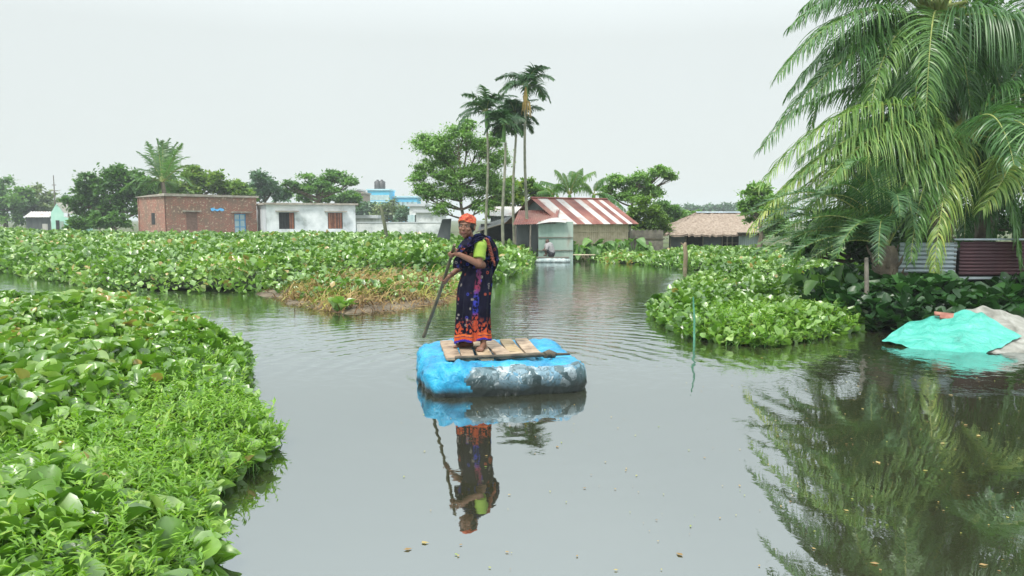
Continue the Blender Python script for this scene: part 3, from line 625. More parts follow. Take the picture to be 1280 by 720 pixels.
cp1 = P(1207, 168, 14.2); cp2 = P(1172, 18, 15.0)
F_ = lambda a, b, c, **k: (a, b, c, None, k)
big_palm('coconut palm whose pale yellowish frond hangs down before the tin shed', cp1, (8.6, 14.3, 0.1), [
    F_((1190, 165, 14), (1085, 70, 13.6), (950, 232, 13.2), Ll=0.95, rnd=.64, tipc=.15),
    F_((1185, 172, 14), (1080, 130, 13.3), (1015, 262, 12.8), Ll=0.9, rnd=.6, tipc=.2),
    F_((1207, 168, 14), (1180, 200, 13.0), (1166, 352, 12.6), Ll=0.8, rnd=.80, hang=2.4, fwd=1.0, lift=.1, tipc=.02),
    F_((1245, 202, 13.6), (1285, 186, 13.2), (1228, 262, 12.9), Ll=0.8, rnd=.78, hang=1.6),
    F_((1200, 168, 14), (1060, 120, 14.2), (938, 288, 13.8), Ll=0.8, rnd=.75, tipc=.3),
    F_((1190, 172, 14.4), (1090, 170, 14.4), (985, 290, 14), Ll=0.85, rnd=.55, tipc=.2),
    F_((1200, 165, 14.4), (1110, 60, 15), (975, 150, 15), Ll=0.85, rnd=.45),
    F_((1207, 160, 14.4), (1180, 60, 14.6), (1100, 60, 14.4), Ll=0.8, rnd=.4),
    F_((1212, 168, 14), (1260, 60, 13.8), (1330, 150, 13.2), Ll=0.9, rnd=.35),
    F_((1212, 170, 14), (1250, 120, 14.2), (1290, 240, 14.2), Ll=0.9, rnd=.35),
    F_((1207, 168, 14), (1150, 160, 13.4), (1105, 290, 13), Ll=0.85, rnd=.5, tipc=.2),
    F_((1200, 166, 14.2), (1110, 110, 13.9), (1000, 200, 13.6), Ll=0.95, rnd=.5),
    F_((1200, 170, 14.2), (1130, 130, 13.6), (1060, 260, 13.2), Ll=0.9, rnd=.55),
    F_((1190, 175, 14.2), (1095, 150, 14.1), (960, 275, 13.5), Ll=0.8, rnd=.68, tipc=.25),
    F_((1207, 175, 14.2), (1235, 190, 13.7), (1240, 320, 13.6), Ll=0.8, rnd=.3, hang=2.6),
    F_((1207, 175, 14.2), (1212, 190, 13.9), (1205, 300, 13.8), Ll=0.8, rnd=.25, hang=2.6),
    F_((1210, 178, 14.0), (1265, 175, 13.8), (1270, 300, 13.6), Ll=0.8, rnd=.3, hang=2.6),
    F_((1207, 172, 14.5), (1170, 170, 14.2), (1140, 300, 14.0), Ll=0.8, rnd=.3, hang=2.4),
    F_((1200, 172, 14), (1150, 190, 13.2), (1138, 328, 12.9), Ll=0.7, rnd=.5, hang=2.4),
    F_((1195, 175, 14), (1090, 180, 13.6), (1020, 318, 13.0), Ll=0.85, rnd=.6, tipc=.2),
    F_((1195, 170, 14), (1100, 110, 13.5), (968, 250, 13.1), Ll=0.9, rnd=.62, tipc=.1),
    F_((1210, 170, 13.8), (1262, 200, 13.4), (1275, 330, 13.2), Ll=0.75, rnd=.45, hang=2.4),
], 9, 31)
big_palm('taller coconut palm with a crown cut by the top edge of the picture', cp2, (9.1, 16.5, 0.1), [
    F_((1165, 24, 14.6), (1105, 20, 14), (1088, 140, 13.6), Ll=0.8, rnd=.6, hang=2.0),
    F_((1172, 27, 14.4), (1235, 0, 13.6), (1330, 50, 13.4), Ll=1.5, rnd=.35, hang=3.0, n=110),
    F_((1150, 24, 14.6), (1060, -20, 14), (972, 96, 13.6), Ll=0.9, rnd=.45),
    F_((1150, 30, 14.8), (1060, 40, 14.2), (952, 186, 13.8), Ll=0.95, rnd=.42),
    F_((1150, 10, 14.8), (1080, -50, 14.5), (988, 34, 14.2), Ll=0.9, rnd=.42),
    F_((1150, 20, 15), (1060, 10, 14.8), (985, 120, 14.8), Ll=0.8, rnd=.35),
    F_((1165, 15, 15), (1120, -60, 14.4), (1040, -10, 14.2), Ll=0.9, rnd=.5),
    F_((1168, 22, 14.6), (1145, 40, 13.8), (1140, 200, 13.6), Ll=1.0, rnd=.4, hang=2),
    F_((1168, 10, 15), (1160, -70, 14.4), (1130, -20, 14.2), Ll=.8, rnd=.95),
    F_((1175, 24, 14.8), (1210, 30, 14.2), (1215, 180, 14.0), Ll=1.0, rnd=.35, hang=2),
    F_((1160, 30, 14.8), (1120, 40, 14.4), (1060, 150, 14.1), Ll=1.0, rnd=.45, hang=2),
    F_((1155, 20, 15), (1080, 20, 14.6), (1010, 110, 14.4), Ll=.95, rnd=.38),
    F_((1160, 5, 15), (1090, -70, 14.8), (1005, 10, 14.6), Ll=.95, rnd=.42),
    F_((1165, 5, 15), (1110, -80, 14.8), (1050, -30, 14.6), Ll=.95, rnd=.5),
    F_((1170, 25, 14.9), (1180, 50, 14.5), (1178, 190, 14.4), Ll=1.0, rnd=.3, hang=2),
    F_((1170, 25, 14.9), (1250, 20, 14.5), (1262, 190, 14.4), Ll=1.0, rnd=.3, hang=2),
], 10, 32, az_rng=(20, 330))
big_palm('coconut palm leaning in from beyond the right edge of the picture', P(1330, 40, 15.5), (11.6, 15.0, 0.1), [
    F_((1320, 50, 15.2), (1260, -20, 14.6), (1190, 80, 14.4), Ll=0.9, rnd=.3),
    F_((1320, 55, 15.2), (1265, 60, 14.6), (1225, 190, 14.6), Ll=0.9, rnd=.3, hang=2),
], 10, 33, extra_el=(-20, 60))
# date palm: stiff dark feathery fronds
dp = P(1108, 318, 13.4)
drs = np.random.RandomState(5)
root = thing('date_palm', (dp[0], dp[1], 0.1), 'young date palm with stiff dark feathery fronds beneath the coconut palms', 'palm tree')
wpart(MB().tube([(dp[0], dp[1], 0), (dp[0], dp[1], .4), dp, dp + (0, 0, .15)], [.26, .22, .2, .12], 12, wob=.15, seed=4), 'trunk', M['palm_trunk'], root)
for (b, c) in [((1060, 190, 13), (945, 285, 12.6)), ((1040, 250, 12.8), (958, 322, 12.4)), ((1070, 160, 13.4), (1000, 225, 13)), ((1090, 170, 13), (1060, 210, 12.6)), ((1060, 280, 12.6), (1000, 335, 12.3)),
               ((1130, 180, 13), (1145, 300, 12.8)), ((1110, 150, 13.5), (1100, 190, 13)), ((1150, 220, 13.2), (1190, 300, 13)), ((1060, 230, 13), (1010, 300, 12.6)), ((1030, 230, 13.4), (935, 300, 13.2)),
               ((1100, 230, 12.6), (1098, 330, 12.4)), ((1050, 200, 12.8), (940, 262, 12.5)), ((1055, 230, 12.6), (950, 305, 12.3)), ((1045, 270, 12.5), (975, 330, 12.2)), ((1070, 200, 12.8), (985, 270, 12.4)), ((1030, 240, 13.2), (925, 270, 13.2)), ((1075, 190, 12.8), (1020, 250, 12.5)), ((1080, 240, 12.5), (1045, 320, 12.3)), ((1020, 260, 13), (940, 320, 12.8)), ((1120, 200, 12.8), (1125, 270, 12.5)), ((1050, 210, 13.8), (985, 258, 13.8)), ((1160, 180, 13.8), (1200, 230, 13.8)), ((1070, 260, 13), (1040, 330, 12.8))]:
    wpart(frond(dp + (0, 0, .1), P(*b), P(*c), 0.42, 80, drs, wd=.022, hang=0.25, fwd=.75, lift=.45, rnd=drs.uniform(.3, .75), rr=.016, seg=4), 'frond', [M['palm_dark'], M['rachis']], root)
# old frond stubs: separate small part
sb = MB()
for k in range(26):
    a = drs.uniform(0, 6.28); z = drs.uniform(.3, dp[2]); q = np.array((dp[0] + .2 * math.cos(a), dp[1] + .2 * math.sin(a), z))
    sb.tube([q, q + (math.cos(a) * .08, math.sin(a) * .08, .08), q + (math.cos(a) * .12, math.sin(a) * .12, .2)], [.035, .025, .01], 5)
wpart(sb, 'frond_stubs', M['palm_trunk'], root)

# slim areca palms
def areca(label, px, top_py, Y, cr, seed, base_py=298, lean=0, dead=False, nf=14):
    rs = np.random.RandomState(seed); top = P(px + lean, top_py, Y); base = P(px, base_py, Y); base[2] = 0.0
    root = thing('areca_palm', base, label, 'palm tree', 'slim areca palms beside the striped hut')
    n = 40; t = np.linspace(0, 1, n)[:, None]; p = base + (top - base) * t + np.array((0.06, 0, 0)) * np.sin(t * 5 + seed)
    wpart(MB().tube(p, (0.068 - 0.022 * t[:, 0]) * (1 + .05 * (np.arange(n) % 2)), 10), 'trunk', M['bark_pale'], root)
    wpart(MB().tube([top, top + (0, 0, .35), top + (0, 0, .75)], [.06, .085, .045], 10), 'crown_shaft', M['hy_stem'], root)
    k = Y / FPX; hub = top + np.array((0, 0, .7))
    for i in range(nf):
        a = 2 * math.pi * i / nf + rs.uniform(-.25, .25); e = R(rs.choice([65, 45, 25, 10]) + rs.uniform(-8, 8)); Lg = cr * k * rs.uniform(.9, 1.15)
        d = np.array((math.cos(a), math.sin(a) * .9, 0)); p1 = hub + Lg * .6 * (d * math.cos(e) + np.array((0, 0, math.sin(e)))); e2 = e - R(75)
        p2 = p1 + Lg * .55 * (d * math.cos(e2) + np.array((0, 0, math.sin(e2))))
        wpart(frond(hub, p1, p2, .56, 34, rs, wd=.075, hang=1.1, fwd=.6, lift=.3, roll=rs.normal(0, .3), rnd=rs.uniform(.25, .75), rr=.016, seg=4), 'frond', [M['areca'], M['rachis']], root)
    if dead:
        mb = MB()
        for k_ in range(22):
            a = rs.uniform(0, 6.28); q = top + (0, 0, .1); mb.tube([q, q + (.14 * math.cos(a), .14 * math.sin(a), -.1), q + (.2 * math.cos(a), .2 * math.sin(a), -.75 * rs.uniform(.5, 1))], [.02, .016, .006], 4)
        mb.tube([top + (0, 0, .75), top + (-.05, -.06, .2), top + (-.05, -.05, -.3)], [.02, .1, .02], 8)
        wpart(mb, 'dry_sheath', M['dry'], root)
    return root
M['dry'] = plain('dry_sheath', (0.42, 0.27, 0.06), (0.55, 0.4, 0.14), 8)
areca('tallest areca palm with a yellow dry sheath under its crown', 657, 128, 32, 40, 1, lean=1, dead=True)
areca('areca palm left of the tallest one with a dead sheath hanging below', 642, 168, 33.5, 34, 2, lean=2, dead=False)
areca('shortest areca palm with dark full crown in the middle of the clump', 630, 178, 31, 30, 3, lean=0)
areca('leftmost areca palm with its trunk hidden among the airy tree', 609, 160, 35, 44, 4, lean=-1)

# far coconut palm over the brick house
crs = np.random.RandomState(8); cpt = P(203, 228, 64)
root = thing('coconut_palm', (cpt[0], cpt[1], 0.2), 'single coconut palm rising behind the left end of the brick house', 'palm tree')
wpart(palm_trunk((cpt[0], cpt[1], 0), cpt, .22, .16, .2), 'trunk', M['palm_trunk'], root)
for b, c in [((190, 190), (184, 178)), ((198, 180), (196, 174)), ((206, 182), (212, 174)), ((216, 196), (228, 180)), ((222, 205), (246, 206)), ((212, 190), (222, 178)), ((186, 205), (160, 216)), ((178, 212), (150, 240)), ((190, 215), (176, 250)),
             ((222, 212), (240, 232)), ((212, 225), (216, 248)), ((200, 225), (196, 252)), ((186, 220), (172, 236)), ((215, 200), (236, 196)), ((192, 200), (172, 190)), ((204, 190), (203, 176))]:
    yy = 64 + crs.uniform(-2, 2)
    wpart(frond(cpt, P(b[0], b[1], yy), P(c[0], c[1], yy), .95, 40, crs, wd=.13, hang=.7, rnd=crs.uniform(.1, .5), rr=.05, seg=4), 'frond', [M['tree_mid'], M['rachis']], root)

# banana plants
def banana(label, px, base_py, Y, tops, seed):
    rs = np.random.RandomState(seed); base = P(px, base_py, Y); base[2] = 0.0; hub = P(px, 244, Y)
    root = thing('banana_plant', base, label, 'banana plant', 'banana plants behind the striped roof')
    wpart(MB().tube([base, (base + hub) / 2, hub], [.16, .13, .09], 10), 'stem', M['hy_stem'], root)
    for (qx, qy), (cx, cy), rn in tops:
        yy = Y + rs.uniform(-.5, .5); p0, p1, p2 = hub, P(qx, qy, yy), P(cx, cy, yy)
        mb = MB(); tt = np.linspace(0, 1, 14)[:, None]; bz = lambda t: (1 - t) ** 2 * p0 + 2 * t * (1 - t) * p1 + t * t * p2
        mb.tube(bz(tt), np.linspace(.03, .008, 14), 5, mat=1)
        ns = 26
        for sg in (1, -1):
            for i in range(ns):
                t0 = .15 + .85 * i / ns; t1 = t0 + .85 / ns * rs.uniform(.75, 1.0); a = bz(np.array([[t0]]))[0]; b = bz(np.array([[min(t1, 1)]]))[0]
                T = b - a; T /= np.linalg.norm(T) + 1e-9; S = np.cross(T, (0.3, .25, 1)); S /= np.linalg.norm(S); wdt = .30 * math.sin(min(1, (i + 1.5) / ns * 1.0) * math.pi) ** .5 + .02
                d1 = S * sg * wdt * .6 + np.array((0, 0, -.04)) + T * .05; d2 = S * sg * wdt + np.array((0, 0, -.22 * rs.uniform(.3, 1.6))) + T * .1
                mb.grid([[a, b], [a + d1, b + d1], [a + d2, b + d2 - T * .02]], 0, rn + rs.uniform(-.1, .1))
        wpart(mb, 'leaf', [M['banana'], M['rachis']], root)
banana('tall banana plant over the middle of the striped roof', 712, 290, 38, [((700, 215), (694, 212), .7), ((708, 220), (704, 216), .5), ((718, 222), (728, 210), .6), ((724, 220), (744, 214), .7), ((700, 230), (676, 226), .3), ((716, 214), (716, 214), .5), ((704, 224), (690, 232), .5), ((726, 228), (738, 238), .6)], 1)
banana('lower banana plant at the right end of the striped roof', 742, 290, 37.5, [((734, 228), (728, 228), .7), ((746, 225), (758, 222), .35), ((752, 238), (768, 246), .3), ((738, 236), (732, 232), .6), ((760, 240), (782, 262), .4)], 2)
banana('small banana plant between the yellow tree and the tall banana plant', 690, 290, 40, [((680, 232), (668, 228), .4), ((694, 236), (700, 232), .5), ((684, 236), (672, 240), .5)], 3)

# taro plants in front of the hut
def taro(label, px, Y, seed, s=1.0, group='taro plants along the hut wall', m='tree_mid', z0=0.0, n=11):
    rs = np.random.RandomState(seed); base = P(px, 300, Y); base[2] = z0
    root = thing('taro_plant', base, label, 'plant', group); mb = MB(); lm = MB()
    az = rs.uniform(0, 6.28, n); h = rs.uniform(.35, .85, n) * s; r_ = rs.uniform(.12, .35, n) * s
    tips = np.stack([base[0] + r_ * np.cos(az), base[1] + r_ * np.sin(az), z0 + h], 1)
    for q in tips: mb.tube([base, (base + q) / 2 + (0, 0, .08), q], [.016, .012, .008], 4)
    V, F = leaf_template([(-.25, .15), (-.12, .62), (.1, .85), (.4, .72), (.7, .42), (1, .03)], .3, -.25)
    lm.inst(V, F, tips, rotm(az - math.pi / 2, np.radians(rs.normal(-35, 20, n)), rs.normal(0, .3, n)), rs.uniform(.32, .5, n) * s, rs.uniform(.2, .9, n))
    wpart(mb, 'stalks', M['hy_stem'], root); wpart(lm, 'leaves', M[m], root)
tl = ['taro clump right beside the squatting man', 'taro clump below the left part of the bamboo wall', 'taro clump below the middle of the bamboo wall', 'taro clump below the right part of the bamboo wall', 'taro clump at the right corner of the striped hut', 'taro clump in front of the bamboo fence', 'smaller taro clump right of the bamboo fence']
for i, (px, Y, s) in enumerate([(706, 31.8, .75), (724, 31.8, .9), (742, 32, 1.1), (758, 32.2, 1.05), (776, 32.6, 1.0), (792, 33, 1.1), (806, 33.2, .8)]): taro(tl[i], px, Y, 100 + i, s, n=14)
rl = ['big-leaved taro standing left of the date palm', 'big-leaved taro left of the date palm and nearer the water', 'big-leaved taro right of the date palm trunk', 'low taro behind the light hyacinth patch']
for i, (px, Y, s) in enumerate([(1062, 13.2, .75), (1030, 12.9, .6), (1128, 12.9, .65), (1000, 14.6, .7)]): taro(rl[i], px, Y, 120 + i, s, 'taro plants on the right bank', 'tree_mid', .25, 9)

# ------------------------------------------------------------------ buildings
def brick_mat():
    m, t, o = mat('old_brick')
    tc = t.nodes.new('ShaderNodeTexCoord'); sp = t.nodes.new('ShaderNodeSeparateXYZ'); t.links.new(tc.outputs['Object'], sp.inputs[0])
    ad = t.nodes.new('ShaderNodeMath'); t.links.new(sp.outputs['X'], ad.inputs[0]); t.links.new(sp.outputs['Y'], ad.inputs[1])
    cb = t.nodes.new('ShaderNodeCombineXYZ'); t.links.new(ad.outputs[0], cb.inputs[0]); t.links.new(sp.outputs['Z'], cb.inputs[1])
    b = t.nodes.new('ShaderNodeTexBrick'); t.links.new(cb.outputs[0], b.inputs['Vector']); b.inputs['Scale'].default_value = 1.0
    b.inputs['Brick Width'].default_value = .26; b.inputs['Row Height'].default_value = .085; b.inputs['Mortar Size'].default_value = .012
    b.inputs['Color1'].default_value = (.36, .10, .06, 1); b.inputs['Color2'].default_value = (.24, .085, .055, 1); b.inputs['Mortar'].default_value = (.30, .26, .21, 1)
    n1 = noise_tex(t, 1.1, 6); c1 = mixc(t, ramp(t, n1, [(.42, (0, 0, 0)), (.62, (.8, .8, .8))]).outputs[0], b.outputs[0], (.19, .14, .10))
    v = t.nodes.new('ShaderNodeTexNoise'); v.inputs['Scale'].default_value = 5.5; v.inputs['Detail'].default_value = 2; t.links.new(cb.outputs[0], v.inputs['Vector'])
    c2 = mixc(t, ramp(t, v.outputs[0], [(.60, (0, 0, 0)), (.65, (1, 1, 1))]).outputs[0], c1, (.48, .36, .26))
    p = node(t, 'ShaderNodeBsdfPrincipled', Roughness=.9); t.links.new(c2, p.inputs['Base Color']); t.links.new(bump(t, b.outputs['Fac'], -.5, .01), p.inputs['Normal']); t.links.new(p.outputs[0], o.inputs['Surface'])
    return m
def tin_mat(name, stops, scale=1.5, rough=.5, metallic=.3, stretch=(1, 1, .25)):
    m, t, o = mat(name)
    tc = t.nodes.new('ShaderNodeTexCoord'); mp_ = t.nodes.new('ShaderNodeMapping'); mp_.inputs['Scale'].default_value = stretch; t.links.new(tc.outputs['Object'], mp_.inputs[0])
    n1 = noise_tex(t, scale, 7, mp_.outputs[0]); r = ramp(t, n1, stops)
    p = node(t, 'ShaderNodeBsdfPrincipled', Roughness=rough, Metallic=metallic); t.links.new(r.outputs[0], p.inputs['Base Color']); t.links.new(p.outputs[0], o.inputs['Surface']); return m
M['brick'] = brick_mat()
M['concrete'] = plain('concrete', (.24, .21, .17), (.4, .37, .31), 3, .9)
M['limewash'] = plain('white_limewash', (.5, .55, .56), (.72, .75, .75), .9, .85, .2, detail=10, stops=[(.30, (.26, .29, .27)), (.44, (.54, .58, .58)), (.6, (.70, .73, .73))])
M['limegrey'] = plain('greyed_limewash', (.42, .46, .48), (.52, .55, .56), 1.2, .85, .2)
M['rust'] = tin_mat('rusted_tin', [(.3, (.12, .035, .028)), (.5, (.22, .075, .055)), (.68, (.30, .14, .10)), (.8, (.36, .26, .21))])
M['tin'] = tin_mat('pale_tin', [(.30, (.40, .39, .37)), (.5, (.46, .445, .42)), (.66, (.38, .29, .25)), (.8, (.30, .16, .12))], 2.0, .5, .1)
M['green_tin'] = tin_mat('mint_tin', [(.3, (.14, .23, .19)), (.5, (.24, .34, .29)), (.68, (.30, .37, .32)), (.8, (.24, .20, .15))], 1.3, .6, .05)
M['mint'] = plain('mint_paint', (.30, .58, .48), (.42, .66, .56), 1.2, .8)
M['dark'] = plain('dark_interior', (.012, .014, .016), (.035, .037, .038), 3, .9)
M['darkwall'] = tin_mat('dark_tin', [(.3, (.045, .055, .06)), (.6, (.10, .11, .115)), (.8, (.15, .15, .14))], 2)  # dark grey tin, mottled at random
M['maroon'] = tin_mat('maroon_tin', [(.3, (.035, .012, .018)), (.6, (.07, .025, .032)), (.8, (.10, .045, .045))], 2, .55, .1)
M['silver'] = tin_mat('silver_tin', [(.3, (.20, .25, .27)), (.55, (.38, .44, .47)), (.8, (.22, .21, .20))], 1.5, .4, .4)
M['bamboo'] = plain('woven_bamboo', (.42, .35, .24), (.60, .52, .38), 4, .85, .3)
M['thatch'] = plain('thatch', (.22, .17, .13), (.36, .29, .23), 9, .95, .8, .03)
M['blue'] = plain('blue_plaster', (.05, .42, .68), (.08, .50, .74), .3, .7)
M['bluepale'] = plain('pale_blue_plaster', (.35, .62, .72), (.45, .70, .78), .3, .7)
M['shutter'] = plain('rust_red_shutter', (.30, .10, .055), (.42, .17, .09), 4, .6)
M['black'] = plain('black_paint', (.02, .02, .022), (.03, .03, .03), 4, .5)
M['glassy'] = plain('window_glass', (.35, .5, .52), (.5, .62, .62), 2, .2)
M['bluepaint'] = plain('blue_frame_paint', (.05, .28, .55), (.09, .34, .6), 5, .6)

def corr(mb, o, u, v, Lu, Lv, per=.076, amp=.012, mat=0, sag=0, stripes=None, seed=0, rows=8):
    """corrugated sheet: ridges run along v, repeat along u"""
    o, u, v = np.array(o, float), np.array(u, float), np.array(v, float); u /= np.linalg.norm(u); v /= np.linalg.norm(v); n = np.cross(u, v)
    nu = max(8, int(Lu / per * 4)); a = np.linspace(0, Lu, nu); b = np.linspace(0, Lv, rows)
    A, B = np.meshgrid(a, b); H = amp * np.sin(A / per * 2 * math.pi) - sag * np.sin(B / Lv * math.pi)
    V = o + A[..., None] * u + B[..., None] * v + H[..., None] * n
    if stripes is None: mb.grid(V, mat); mb.grid(V - n * .004, mat)
    else:
        for (s0, s1, mm) in stripes:
            i0, i1 = int(s0 * (nu - 1)), int(s1 * (nu - 1)); mb.grid(V[:, i0:i1 + 1] + n * (.002 * mm), mm); mb.grid(V[:, i0:i1 + 1] - n * .004, mm)
def lbox(x0, x1, y0, y1, z0, z1, **k):
    return MB().box(((x0 + x1) / 2, (y0 + y1) / 2, (z0 + z1) / 2), (abs(x1 - x0), abs(y1 - y0), abs(z1 - z0)), **k)
def wall_holes(mb, x0, x1, z0, z1, holes, th=.2, y0=0):
    """front wall in x/z, front face at y0, split round rectangular openings"""
    xs = sorted({x0, x1, *[h[0] for h in holes], *[h[1] for h in holes]}); zs = sorted({z0, z1, *[h[2] for h in holes], *[h[3] for h in holes]})
    for a, b in zip(xs[:-1], xs[1:]):
        for c, d in zip(zs[:-1], zs[1:]):
            mx_, mz_ = (a + b) / 2, (c + d) / 2
            if any(h[0] < mx_ < h[1] and h[2] < mz_ < h[3] for h in holes): continue
            V = [(a, y0, c), (b, y0, c), (b, y0, d), (a, y0, d), (a, y0 + th, c), (b, y0 + th, c), (b, y0 + th, d), (a, y0 + th, d)]
            mb.add(V, [(0, 1, 2, 3), (5, 4, 7, 6)], 0, .5, False)
    for h in holes:
        a, b, c, d = h
        mb.add([(a, y0, c), (a, y0 + th, c), (a, y0 + th, d), (a, y0, d)], [(0, 1, 2, 3)], 0, .5, False); mb.add([(b, y0, c), (b, y0, d), (b, y0 + th, d), (b, y0 + th, c)], [(0, 1, 2, 3)], 0, .5, False)
        mb.add([(a, y0, c), (b, y0, c), (b, y0 + th, c), (a, y0 + th, c)], [(0, 1, 2, 3)], 0, .5, False); mb.add([(a, y0, d), (a, y0 + th, d), (b, y0 + th, d), (b, y0, d)], [(0, 1, 2, 3)], 0, .5, False)

# brick house
bh = thing('brick_house', (P(208, 280, 58)[0], 58, 0), 'long unplastered red brick house with a flat concrete roof', 'house', rz=R(45))
holes = [(1.5, 2.3, .9, 2.3), (5.35, 6.3, .5, 2.15)]
mb = MB(); wall_holes(mb, 0, 7.25, -.3, 3.45, [holes[1]])
mb.box((.1, 2.85, 1.575), (.2, 5.3, 3.75)); mb.box((7.15, 2.85, 1.575), (.2, 5.3, 3.75)); mb.box((3.6, 5.55, 1.575), (7.3, .2, 3.75))
mb.build('wall', M['brick'], bh)
mb = MB(); Vt = np.array([(-.15, -.15, 3.455), (7.4, -.15, 3.455), (7.4, 5.8, 3.455), (-.15, 5.8, 3.455), (-.15, -.15, 3.66), (7.4, -.15, 3.60), (7.4, 5.8, 3.5), (-.15, 5.8, 3.5)])
mb.add(Vt, [(0, 3, 2, 1), (4, 5, 6, 7), (0, 1, 5, 4), (1, 2, 6, 5), (2, 3, 7, 6), (3, 0, 4, 7)], 0, .5, False); mb.build('roof', M['concrete'], bh)
wn = lbox(5.35, 6.3, .12, .14, .5, 2.15).build('window', M['glassy'], bh)
f = MB()
for x in (5.38, 5.82, 6.27): f.box((x, .09, 1.32), (.06, .05, 1.65))
for z in (.53, 1.1, 1.65, 2.12): f.box((5.82, .087, z), (.95, .045, .06))
f.build('frame', M['bluepaint'], wn)
lbox(5.05, 6.7, -.35, -.01, 2.25, 2.33).build('window_ledge', M['concrete'], bh)
lbox(1.2, 2.6, -.28, -.01, 2.3, 2.38).build('window_ledge', M['concrete'], bh)
lbox(1.5, 2.35, -.012, -.002, .9, 2.25).build('bricked_up_window', plain('dark_brick', (.14, .08, .06), (.22, .13, .1), 6), bh)  # patch in a darker brown than the brick around it
mb = MB(); Vv = []
for i in range(9): Vv.append([(3.4 + i * .13, -.03 - .12 * math.sin(i) ** 2, 2.55 + .06 * math.sin(i * 1.3)), (3.4 + i * .13, -.16, 2.38 - .05 * math.sin(i * 2.1))])
mb.grid(Vv); mb.build('blue_sheet', M['bluepaint'], bh)
lbox(-.012, -.002, 2.2, 2.9, 1.3, 2.2).build('side_window', M['dark'], bh)

# white house
wh = thing('white_house', (P(333, 280, 60)[0], 60, 0), 'whitewashed single-storey house with two rust-red shuttered windows', 'house', rz=R(24.8))
holes = [(.95, 2.15, .95, 2.25), (4.75, 5.95, .95, 2.25)]
mb = MB(); wall_holes(mb, 0, 7.0, -.3, 2.85, holes); mb.box((6.9, 2.95, 1.275), (.2, 5.5, 3.15)); mb.box((3.5, 5.8, 1.275), (6.998, .2, 3.15)); mb.build('wall', M['limewash'], wh)
lbox(.0, .2, .2, 5.7, -.3, 2.85).build('side_wall', M['limegrey'], wh)
lbox(-.2, 7.2, -.2, 6.1, 2.853, 3.0).build('roof', M['concrete'], wh)
for i, (a, b, c, d) in enumerate(holes):
    wn = MB(); 
    for k in range(3 if i else 1): wn.box((a + (.2 + .4 * k if i else 1.0), .10, (c + d) / 2), (.36, .04, d - c - .04))
    wn = wn.build('window', M['shutter'], wh)
    f = MB()
    for k in range(6): f.box((a + .04 + k * (b - a - .08) / 5, .04, (c + d) / 2), (.035, .03, d - c))
    f.build('bars', M['black'], wn)
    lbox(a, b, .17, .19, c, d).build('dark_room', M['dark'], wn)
    lbox(a - .25, b + .3, -.4, -.003, 2.3, 2.38).build('window_ledge', M['concrete'], wh)

# striped-roof hut
HA = math.atan2(2, 3.13)
hut = thing('tin_roof_hut', (2.07, 32, 0), 'small hut with a rust and white striped tin roof and bamboo front wall', 'hut', rz=HA)
LF, DP, EZ, RZ = 3.7, 3.83, 1.64, 2.62
mb = MB()
for k in range(62): mb.box((.48 + k * (LF - .5) / 62, .03 + .012 * (k % 2), .75 + .01 * (k * 7 % 5)), (.048, .03, 1.72), rnd=(k * 37 % 11) / 11)
mb.box((2.1, .0, .45), (3.2, .03, .04)); mb.box((2.1, .0, 1.2), (3.2, .03, .04))
mb.build('bamboo_wall', M['bamboo'], hut)
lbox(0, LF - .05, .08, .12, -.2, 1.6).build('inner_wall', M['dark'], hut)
lbox(LF - .05, LF, .06, DP, -.2, 1.62).build('end_wall', M['darkwall'], hut)
mb = MB(); mb.add([(0.02, 0, 1.3), (0.02, DP, 1.3), (0.02, DP, EZ - .03), (0.02, DP / 2, RZ - .04), (0.02, 0, EZ - .03)], [(0, 1, 2, 3, 4)], 0, .5, False)
mb.add([(0.02, 0, -.2), (0.02, DP, -.2), (0.02, DP, 1.3), (0.02, 0, 1.3)], [(0, 1, 2, 3)], 0, .5, False)
mb.build('gable_wall', M['darkwall'], hut)
mb = MB(); dv = np.array((0, DP / 2, RZ - EZ)); Lv = np.linalg.norm(dv) + .3; dv = dv / np.linalg.norm(dv)
st_ = [(0, .085, 0), (.085, .20, 1), (.20, .30, 0), (.30, .40, 1), (.40, .55, 0), (.55, .63, 1), (.63, .72, 0), (.72, .79, 1), (.79, .87, 0), (.87, .93, 1), (.93, 1, 0)]
corr(mb, np.array((-.25, 0, EZ)) - dv * .28, (1, 0, 0), dv, LF + .55, Lv - .02, .09, .014, 0, .0, st_)
dv2 = np.array((0, -dv[1], dv[2]))
corr(mb, np.array((LF + .3, DP, EZ)) - dv2 * .28, (-1, 0, 0), dv2, LF + .55, Lv - .02, .09, .014, 0, .0, [(0, 1, 0)])
mb.build('roof', [M['rust'], M['tin']], hut)
MB().tube([(-.25, DP / 2, RZ + .03), (LF + .3, DP / 2, RZ + .03)], .04, 8).build('ridge_cap', M['rust'], hut)
for x, y in ((.02, -.04), (LF, -.04)): MB().tube([(x, y, -.3), (x, y, 1.64)], .04, 8).build('post', M['wood_grey'], hut)
